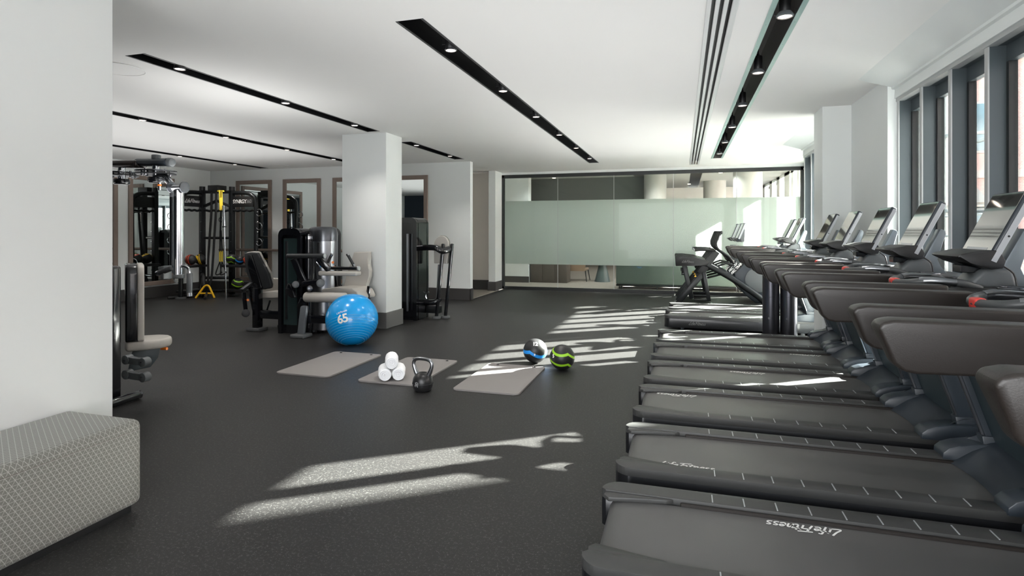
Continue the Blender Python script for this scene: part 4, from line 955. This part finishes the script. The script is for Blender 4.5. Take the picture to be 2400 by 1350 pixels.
mb=MB(); mb.prism(pl(7.0,(756,676),(800,672),(838,673),(850,681),(857,696),(854,702),(842,692),(830,684),(756,684)),6.85,7.28,'xz',.018,3); s_=t.add('seat',mb,PAD)
mb=MB(); mb.prism(pl(7.0,(780,684),(830,685),(842,693),(853,703),(848,706),(825,694),(790,690)),6.9,7.2,'xz',.008,2); t.add('seat_pan',mb,BLACK,s_)
mb=MB(); mb.box((-4.72,6.95,0),(-4.62,7.15,.55),.015); t.add('seat_post',mb,BLKG)
mb=MB(); mb.bar(at(865,670,7.1),at(860,715,7.1),.04,.05,.012); t.add('rear_link',mb,BLKG)
mb=MB(); mb.bar(at(782,622,7.1),at(788,672,7.1),.04,.06,.01); t.add('inner_post',mb,BLKG)
mb=MB(); mb.cyl(at(780,615,6.76),at(780,615,6.80),.018,n=14); t.add('release_knob',mb,ORANGE)
# ---------------------------------------------------------------- torso machine behind the column
t=Thing('torso_rotation_machine',(-4.05,8.45,0),'black rotary torso machine with a round upright pad, just right of the column','gym machine')
tower(t,-4.55,-4.10,8.30,8.75,1.66)
mb=MB(); mb.box((-4.27,8.27,.15),(-4.24,8.30,1.4),.004,1); t.add('guide_strip',mb,STEEL)
Y=8.65
c=at(1034,585,Y)
pts=[(c.x+.135*math.cos(a)*1.0,c.z+.06+.17*math.sin(a)) for a in [PI*k/14 for k in range(15)]]
mb=MB(); mb.prism(pts+[(c.x-.13,c.z-.23),(c.x+.10,c.z-.23)],Y,Y+.07,'xz',.012,3); pd=t.add('round_pad',mb,PAD)
mb=MB(); mb.prism([(x*1.0-.02,z+.005) for x,z in pts]+[(c.x-.15,c.z-.235),(c.x+.08,c.z-.235)],Y+.07,Y+.13,'xz',.012,3); t.add('pad_shell',mb,BLACK,pd)
mb=MB(); mb.tube([at(975,582,Y+.1),at(1000,580,Y),at(1022,581,Y-.16),at(1036,588,Y-.16),at(1052,584,Y)],.055,14,sub=4,flat=(1,.9)); t.add('hand_rail',mb,BLKG)
for (p0,p1) in (((1039,571),(1023,743)),((1060,571),(1044,737))):
    Y2=Y-.05 if p0[0]<1050 else Y+.05
    b=at(*p1,Y2); b.z=0.02
    mb=MB(); mb.bar(at(*p0,Y2),b,.05,.055,.015); lg=t.add('leaning_post',mb,BLKG)
    mb=MB(); mb.cyl((b.x,b.y,0),(b.x,b.y,.04),.075,n=24,bev=.008); t.add('foot',mb,RUBG,lg)
mb=MB(); mb.prism(pl(Y,(1026,620),(1036,620),(1028,708),(1021,708)),Y,Y+.03,'xz',.004,1); t.add('knee_panel',mb,GREYP)
mb=MB(); mb.tube([at(975,708,Y),at(1000,709,Y-.05),at(1020,708,Y-.05),at(1030,700,Y)],.06,14,sub=4,flat=(1,.8)); t.add('lower_bar',mb,BLKG)
mb=MB(); mb.box((-4.1,Y-.02,.08),(-3.85,Y+.10,.2),.01); t.add('base_beam',mb,BLKM)
for px,py in ((985,690),(1000,692)):
    mb=MB(); mb.tube([at(px,py+8,Y),at(px-3,py-2,Y),at(px+5,py-8,Y)],.012,8,sub=3); t.add('latch',mb,CHROME)
# ---------------------------------------------------------------- pec fly machine, half behind the foreground wall
t=Thing('pectoral_fly_machine',(-4.6,3.9,0),'chrome and black pectoral fly machine with pale seat, half hidden behind the foreground wall','gym machine')
X=-4.45
mb=MB(); mb.cyl((-4.44,3.40,.04),(-4.47,3.74,.04),.036,n=24,bev=.008); f=t.add('base_tube',mb,BLKG)
mb=MB(); mb.cyl((-4.47,3.735,.04),(-4.47,3.75,.04),.036,n=24); t.add('tube_cap',mb,DSTEEL,f)
mb=MB(); mb.box((-4.62,3.52,.03),(-4.53,3.64,1.15),.025,4); t.add('main_post',mb,BLKG)
mb=MB(); mb.box((-4.75,3.46,.05),(-4.62,3.58,2.05),.02,3); t.add('rear_column',mb,pm('bronze_gloss',(62,56,54),.2,metal=.5,coat=.3))
mb=MB(); mb.box((-4.618,3.455,.08),(-4.6,3.51,.16)); t.add('label_plate',mb,SILV)
mb=MB(); mb.box((-4.618,3.455,.18),(-4.6,3.51,.24)); t.add('label_plate',mb,SILV)
# back pad and seat: local x is where the sitter looks, the near side of the pad is seen edge on
fw=Vector((.62,.785,0)).normalized(); lt=Vector((-fw.y,fw.x,0)); MP=Matrix(((fw.x,lt.x,0,-4.56),(fw.y,lt.y,0,3.69),(0,0,1,0),(0,0,0,1)))
sh=[(.0,.49),(.0,1.08),(.02,1.13),(.06,1.155),(.30,1.155),(.34,1.13),(.36,1.08),(.36,.52),(.33,.48),(.03,.48)]
mb=MB(); mb.prism(sh,0,.088,'yz',.022,3).xf(MP); b_=t.add('back_shell',mb,BLKG)
mb=MB(); mb.prism(sh,.086,.138,'yz',.022,4).xf(MP); t.add('back_pad',mb,PAD,b_)
mb=MB(); mb.prism([(.0,.02),(.16,-.0),(.28,.03),(.345,.10),(.36,.18),(.345,.26),(.28,.33),(.16,.36),(.0,.34)],.40,.485,'xy',.03,4).xf(MP); s_=t.add('seat',mb,PAD)
mb=MB(); mb.prism([(.06,.41),(.27,.41),(.25,.30),(.19,.22),(.02,.2)],.16,.20,'xz',.01,2).xf(MP); t.add('seat_bracket',mb,FIN,s_)
mb=MB(); mb.cyl((.27,.10,.39),(.31,.06,.39),.013,n=12).xf(MP); t.add('seat_release',mb,ORANGE,s_)
for z in (.405,.285):
    c0=at(300,0,3.50); x0=at(300,840,3.50).x; x1=at(340,845,3.50).x
    mb=MB(); mb.cyl((x0,3.47,z),(x0,3.53,z),.038,n=24,bev=.006); r_=t.add('roller',mb,GREYP)
    mb=MB(); mb.cyl((x1,3.47,z-.01),(x1,3.53,z-.01),.038,n=24,bev=.006); t.add('roller_end',mb,GREYP,r_)
    mb=MB(); mb.prism([(x0,z+.03),((x0+x1)/2,z+.012),(x1,z+.022),(x1,z-.042),((x0+x1)/2,z-.028),(x0,z-.03)],3.475,3.52,'xz',.006,2); t.add('link',mb,GREYP,r_)
    for x_ in (x0,x1):
        mb=MB(); mb.cyl((x_,3.463,z-.005),(x_,3.47,z-.005),.007,n=10); t.add('bolt',mb,CHROME,r_)
mb=MB(); mb.tube([(-4.72,3.40,1.75),(-4.66,3.38,1.35),(-4.62,3.38,1.12),(-4.57,3.38,1.02)],.03,10,sub=4); t.add('curved_lever',mb,BLKG)
Y=4.45
mb=MB(); mb.bar(at(240,386,Y),at(332,385,Y),.14,.075,.02); t.add('top_beam',mb,pm('beam_gloss',(58,52,50),.18,metal=.4,coat=.4))
mb=MB(); mb.tube([at(325,381,Y),at(350,381,Y),at(396,380,Y)],.048,20,flat=(1.2,.85)); g_=t.add('pivot_housing',mb,SHROUD)
mb=MB(); mb.cyl(at(392,380,Y),at(405,381,Y),.045,n=24,bev=.015); t.add('housing_cap',mb,GREYP,g_)
mb=MB(); mb.cyl(at(366,375,Y),at(366,363,Y),.042,n=24,bev=.006); t.add('bearing_cap',mb,GREYP,g_)
for px,py,r_ in ((366,402,.185),(285,406,.16)):
    c=at(px,py,Y)
    mb=MB(); mb.cyl((c.x,Y,c.z-.004),(c.x,Y,c.z+.008),r_,n=40); d_=t.add('pulley_plate',mb,DSTEEL)
    mb=MB(); mb.cyl((c.x,Y,c.z-.03),(c.x,Y,c.z-.018),r_*.96,n=40); t.add('lower_plate',mb,BLKM,d_)
    for k in range(8):
        a=2*PI*k/8; mb=MB(); mb.cyl((c.x+.12*math.cos(a),Y+.12*math.sin(a),c.z-.045),(c.x+.12*math.cos(a),Y+.12*math.sin(a),c.z+.02),.012,n=8); t.add('bolt',mb,CHROME,d_)
    mb=MB(); mb.cyl((c.x,Y,c.z-.07),(c.x,Y,c.z+.07),.035,n=20); t.add('axle',mb,CHROME,d_)
    mb=MB(); mb.cyl((c.x,Y,c.z-.115),(c.x,Y,c.z-.06),.075,n=24,bev=.01); t.add('hub',mb,BLKG,d_)
mb=MB(); mb.tube([at(366,418,Y),at(386,416,Y),at(398,428,Y-.03),at(408,438,Y-.05)],[.04,.04,.032,.03],14,sub=4); t.add('swing_arm',mb,CHROME)
mb=MB(); mb.cyl(at(401,440,Y-.1),at(432,439,Y-.1),.034,n=24); br=t.add('top_bracket',mb,CHROME)
for px in (402,432):
    mb=MB(); mb.cyl(at(px-1.5,439,Y-.1),at(px+1.5,439,Y-.1),.055,n=24); t.add('bracket_flange',mb,DSTEEL,br)
mb=MB(); mb.cyl(at(374,424,Y),at(374,446,Y),.016,n=14); o_=t.add('cam_pin',mb,CHROME)
mb=MB(); mb.cyl(at(374,432,Y),at(374,436,Y),.018,n=14); t.add('orange_ring',mb,ORANGE,o_)
mb=MB(); mb.tube([at(419,446,Y-.1),at(419,520,Y-.1),at(419,645,Y-.1)],.052,28,flat=(1,.75)); ar=t.add('arm_column',mb,CHROME)
mb=MB(); mb.cyl(at(404,446,Y-.02),at(404,640,Y-.02),.025,n=16); t.add('arm_rod',mb,DSTEEL)
mb=MB(); mb.cyl(at(419,643,Y-.1),at(419,652,Y-.1),.054,n=24,bev=.006); t.add('arm_foot',mb,GREYP,ar)
mb=MB(); mb.prism([(at(398,0,Y).x,at(0,615,Y).z),(at(412,0,Y).x,at(0,612,Y).z),(at(412,0,Y).x,at(0,640,Y).z),(at(406,0,Y).x,at(0,640,Y).z)],Y-.14,Y-.04,'xz',.008,2); t.add('grip_mount',mb,GREYP,ar)
mb=MB(); mb.cyl(at(402,629,Y-.1),at(372,640,Y-.14),.026,n=18,bev=.004); g_=t.add('hand_grip',mb,PADD)
mb=MB(); mb.cyl(at(374,639,Y-.14),at(369,641,Y-.14),.027,n=18); t.add('grip_end',mb,CHROME,g_)
mb=MB(); mb.tube([at(424,625,Y-.1),at(434,624,Y-.1),at(442,630,Y-.1),at(444,642,Y-.1)],.014,12,sub=4); t.add('bent_pipe',mb,CHROME)
mb=MB(); mb.cyl(at(444,640,Y-.1),at(444,688,Y-.1),.026,n=18,bev=.004); g_=t.add('hand_grip',mb,GREYP)
mb=MB(); mb.cyl(at(444,686,Y-.1),at(444,694,Y-.1),.027,n=18); t.add('grip_end',mb,CHROME,g_)
# ================================================================ FLOOR ITEMS
# upholstered bench
e=empty('bench',(-2.945,-.1,0),0,'long grey upholstered bench with a white triangle line pattern against the foreground wall','bench')
def uvbox(o,scale=1):
    me=o.data; uv=me.uv_layers.new(name='UVMap')
    for p in me.polygons:
        n=p.normal
        for li in p.loop_indices:
            c=me.vertices[me.loops[li].vertex_index].co
            if abs(n.z)>max(abs(n.x),abs(n.y)): uv.data[li].uv=(c.y,c.x+.2)
            elif abs(n.x)>abs(n.y): uv.data[li].uv=(c.y,c.z)
            else: uv.data[li].uv=(c.x,c.z)
mb=MB(); mb.box((-.255,-2.4,.035),(.265,2.37,.472),.038,6); o=mb.build('upholstery',BENCHM,e,sharp=60); uvbox(o)
def rrect(x0,x1,y0,y1,r,n=6):
    q=[]
    for cx_,cy_,a0 in ((x1-r,y1-r,0),(x0+r,y1-r,PI/2),(x0+r,y0+r,PI),(x1-r,y0+r,3*PI/2)):
        for k in range(n+1): a=a0+PI/2*k/n; q.append((cx_+r*math.cos(a),cy_+r*math.sin(a)))
    return q
mb=MB(); mb.prism(rrect(-.2562,.2662,-2.4,2.3712,.039),.4205,.4225,'xy'); mb.build('seam',DARKW,e)
mb=MB(); mb.box((-.22,-2.36,0),(.23,2.33,.036)); mb.build('plinth',BLACK,e)
# exercise ball
mb=MB(); mb.sph((0,0,0),.325,(1,1,.985),64,48)
o=mb.build('body',BALLM,None); e=empty('exercise_ball',(-4.03,6.33,.32),0,'large blue exercise ball marked 65 in front of the square column','exercise ball'); o.parent=e
mb=MB()
ax=Vector((-.30,.42,.85)).normalized()
Mr=Vector((0,0,1)).rotation_difference(ax).to_matrix().to_4x4()
for k in range(11):
    lat=-.22-.10*k if k<10 else .8
    R_=.3262; z=R_*math.sin(lat); rr=R_*math.cos(lat)
    mb.torus((0,0,z),rr,.0022,n=72,m=6)
for lat in (.72,.86): mb.torus((0,0,.3262*math.sin(lat)),.3262*math.cos(lat),.0022,n=64,m=6)
mb.xf(Mr); mb.build('rings',pm('ball_ring',(96,176,222),.35),e)
cam_dir=(Vector((0,0,CAMH))-Vector((-4.03,6.33,.32))).normalized()
def on_ball(mesh_obj,R):
    for v in mesh_obj.data.vertices:
        v.co=v.co.normalized()*R
rt=Vector((cam_dir.y*-1,cam_dir.x,0)).normalized(); rt=-rt if rt.x<0 else rt
rt=(rt+Vector((0,0,.22))).normalized(); up=cam_dir.cross(rt).normalized(); up=up if up.z>0 else -up
def ball_text(s,size,a,b_,th):
    c=(cam_dir+rt*a+up*b_).normalized()*.3255
    r2=(rt-c.normalized()*rt.dot(c.normalized())).normalized(); u2=c.normalized().cross(r2)
    t=text('marking',s,size,WHITE,c,r2,u2,e,thick=th,ext=0); subdiv_text(t,3); on_ball(t,.3290)
ball_text('65',.145,-.34,.10,.004); ball_text('cm',.03,-.04,-.01,.0); ball_text('LifeFitness',.036,-.34,.40,.0)
# mats
def mat(cx,cy,lab,first=None):
    e=empty('exercise_mat',(cx,cy,0),0,lab,'exercise mat','grey exercise mats on the floor')
    pts=[]; w,l,r=.312,.525,.045
    for (sx_,sy_,a0) in ((1,1,0),(-1,1,PI/2),(-1,-1,PI),(1,-1,3*PI/2)):
        for k in range(7):
            a=a0+PI/2*k/6; pts.append((sx_*(w-r)+r*math.cos(a),sy_*(l-r)+r*math.sin(a)))
    mb=MB(); mb.prism(pts,0.001,.015,'xy',.003,2); mb.build('foam',MATM,e)
    for s in (-1,1):
        mb=MB(); mb.torus((s*.2,.47,.0155),.012,.004,n=18,m=6); g=mb.build('grommet',BLACK,e)
        mb=MB(); mb.cyl((s*.2,.47,.0145),(s*.2,.47,.0157),.009,n=14); mb.build('hole',BLACK,g)
    return e
mat(-3.64,5.33,'grey exercise mat lying empty, leftmost of the three on the floor')
mat(-2.68,5.30,'grey exercise mat under the rolled white towels, middle of the three')
mat(-1.69,5.29,'grey exercise mat beside the two medicine balls, crossed by sunlight')
# towels
def towel():
    e=empty('rolled_towel',(0,0,0))
    R_=.062; L_=.24
    rings=[]
    mb=MB()
    for j in range(13):
        t=-1+2*j/12; rr=R_*(1-.10*max(0,abs(t)-.85)/.15)
        rings.append([(rr*math.cos(2*PI*k/40)*(1+.018*math.sin(3*k+j)),t*L_/2,rr*math.sin(2*PI*k/40)*(1+.02*math.sin(5*k+1.3*j))) for k in range(40)])
    mb.loft(rings); mb.build('roll',TOWEL,e,sharp=60)
    mb=MB(); pts=[]
    for k in range(74):
        a=k*.26; r_=.006+.050*k/73; pts.append((r_*math.cos(a),-L_/2-.004-.003*math.sin(a*2.3),r_*math.sin(a)))
    mb.tube(pts,.0052,6); mb.build('spiral_edge',TOWEL,e)
    return e
T=towel()
for i,(x,y,z,rz,lab) in enumerate([(-2.758,4.90,.081,.52,'rolled white towel at the left of the little towel pyramid'),(-2.642,4.964,.081,.46,'rolled white towel at the right of the little towel pyramid'),(-2.70,4.93,.192,.50,'rolled white towel lying on top of the two others')]):
    o=T if i==0 else dup(T,(0,0,0),0,lab); o.location=(x,y,z); o.rotation_euler=(0,.7*i,rz); o['label']=lab; o['category']='towel'; o['group']='rolled white towels on the middle mat'
# kettlebell
e=empty('kettlebell',(-2.25,4.68,0),math.radians(-8),'black kettlebell with polished handle standing in front of the middle mat','kettlebell')
mb=MB(); mb.lathe([(.060,0),(.072,.006),(.088,.035),(.094,.075),(.088,.115),(.070,.145),(.045,.162),(.02,.168),(.0005,.169)],40); mb.build('bell',pm('kettlebell_rubber',(30,30,31),.35,bump=.2,bscale=200),e)
mb=MB(); mb.tube([(-.055,0,.135),(-.082,0,.185),(-.098,0,.235),(-.085,0,.27),(-.05,0,.284),(0,0,.287),(.05,0,.284),(.085,0,.27),(.098,0,.235),(.082,0,.185),(.055,0,.135)],[.024,.020,.017,.0165,.0165,.0165,.0165,.0165,.017,.020,.024],14,sub=4); mb.build('handle',STEEL,e)
mb=MB(); mb.torus((0,0,.07),.0945,.002,n=40,m=5); mb.build('groove',DSTEEL,e)
text('marking','20',.045,GREYPR,(-.0,-.0965,.075),(.2,0,.98),(-.98,0,.2),e,thick=.002)
# medicine balls on the floor
def medball(name,loc,R_,mat_,lab,rz=0,mark=None,grp=None):
    e=empty(name,loc,rz,lab,'medicine ball',grp); mb=MB(); mb.sph((0,0,0),R_,(1,1,1),40,28); mb.build('body',mat_,e)
    return e
b1=medball('medicine_ball',(-1.545,6.02,.133),.131,MB_BLUE,'black medicine ball with a blue band marked 12 behind the right mat',.3)
b2=medball('medicine_ball',(-1.20,5.80,.131),.130,MB_GREEN,'black medicine ball with green bands, right of the blue banded one',1.25)
def ball_mark(b,R_,s,size,a,c_,th=.002):
    cd=(Vector((0,0,CAMH))-b.location).normalized(); r_=Vector((-cd.y,cd.x,0)).normalized(); r_=-r_ if r_.x<0 else r_
    u_=cd.cross(r_); u_=u_ if u_.z>0 else -u_
    Ri=Matrix.Rotation(-b.rotation_euler.z,3,'Z')
    c=(cd+r_*a+u_*c_).normalized(); r2=(r_-c*r_.dot(c)).normalized(); u2=c.cross(r2); c=Ri@c*R_; 
    t=text('marking',s,size,WHITE,c,Ri@r2,Ri@u2,b,thick=th,ext=0)
    subdiv_text(t,2)
    for v in t.data.vertices: v.co=v.co.normalized()*(R_+.0012)
ball_mark(b1,.131,'12',.062,0,.62); ball_mark(b1,.131,'8',.03,-.05,-.35,.0005); ball_mark(b2,.130,'5',.05,-.95,.1)
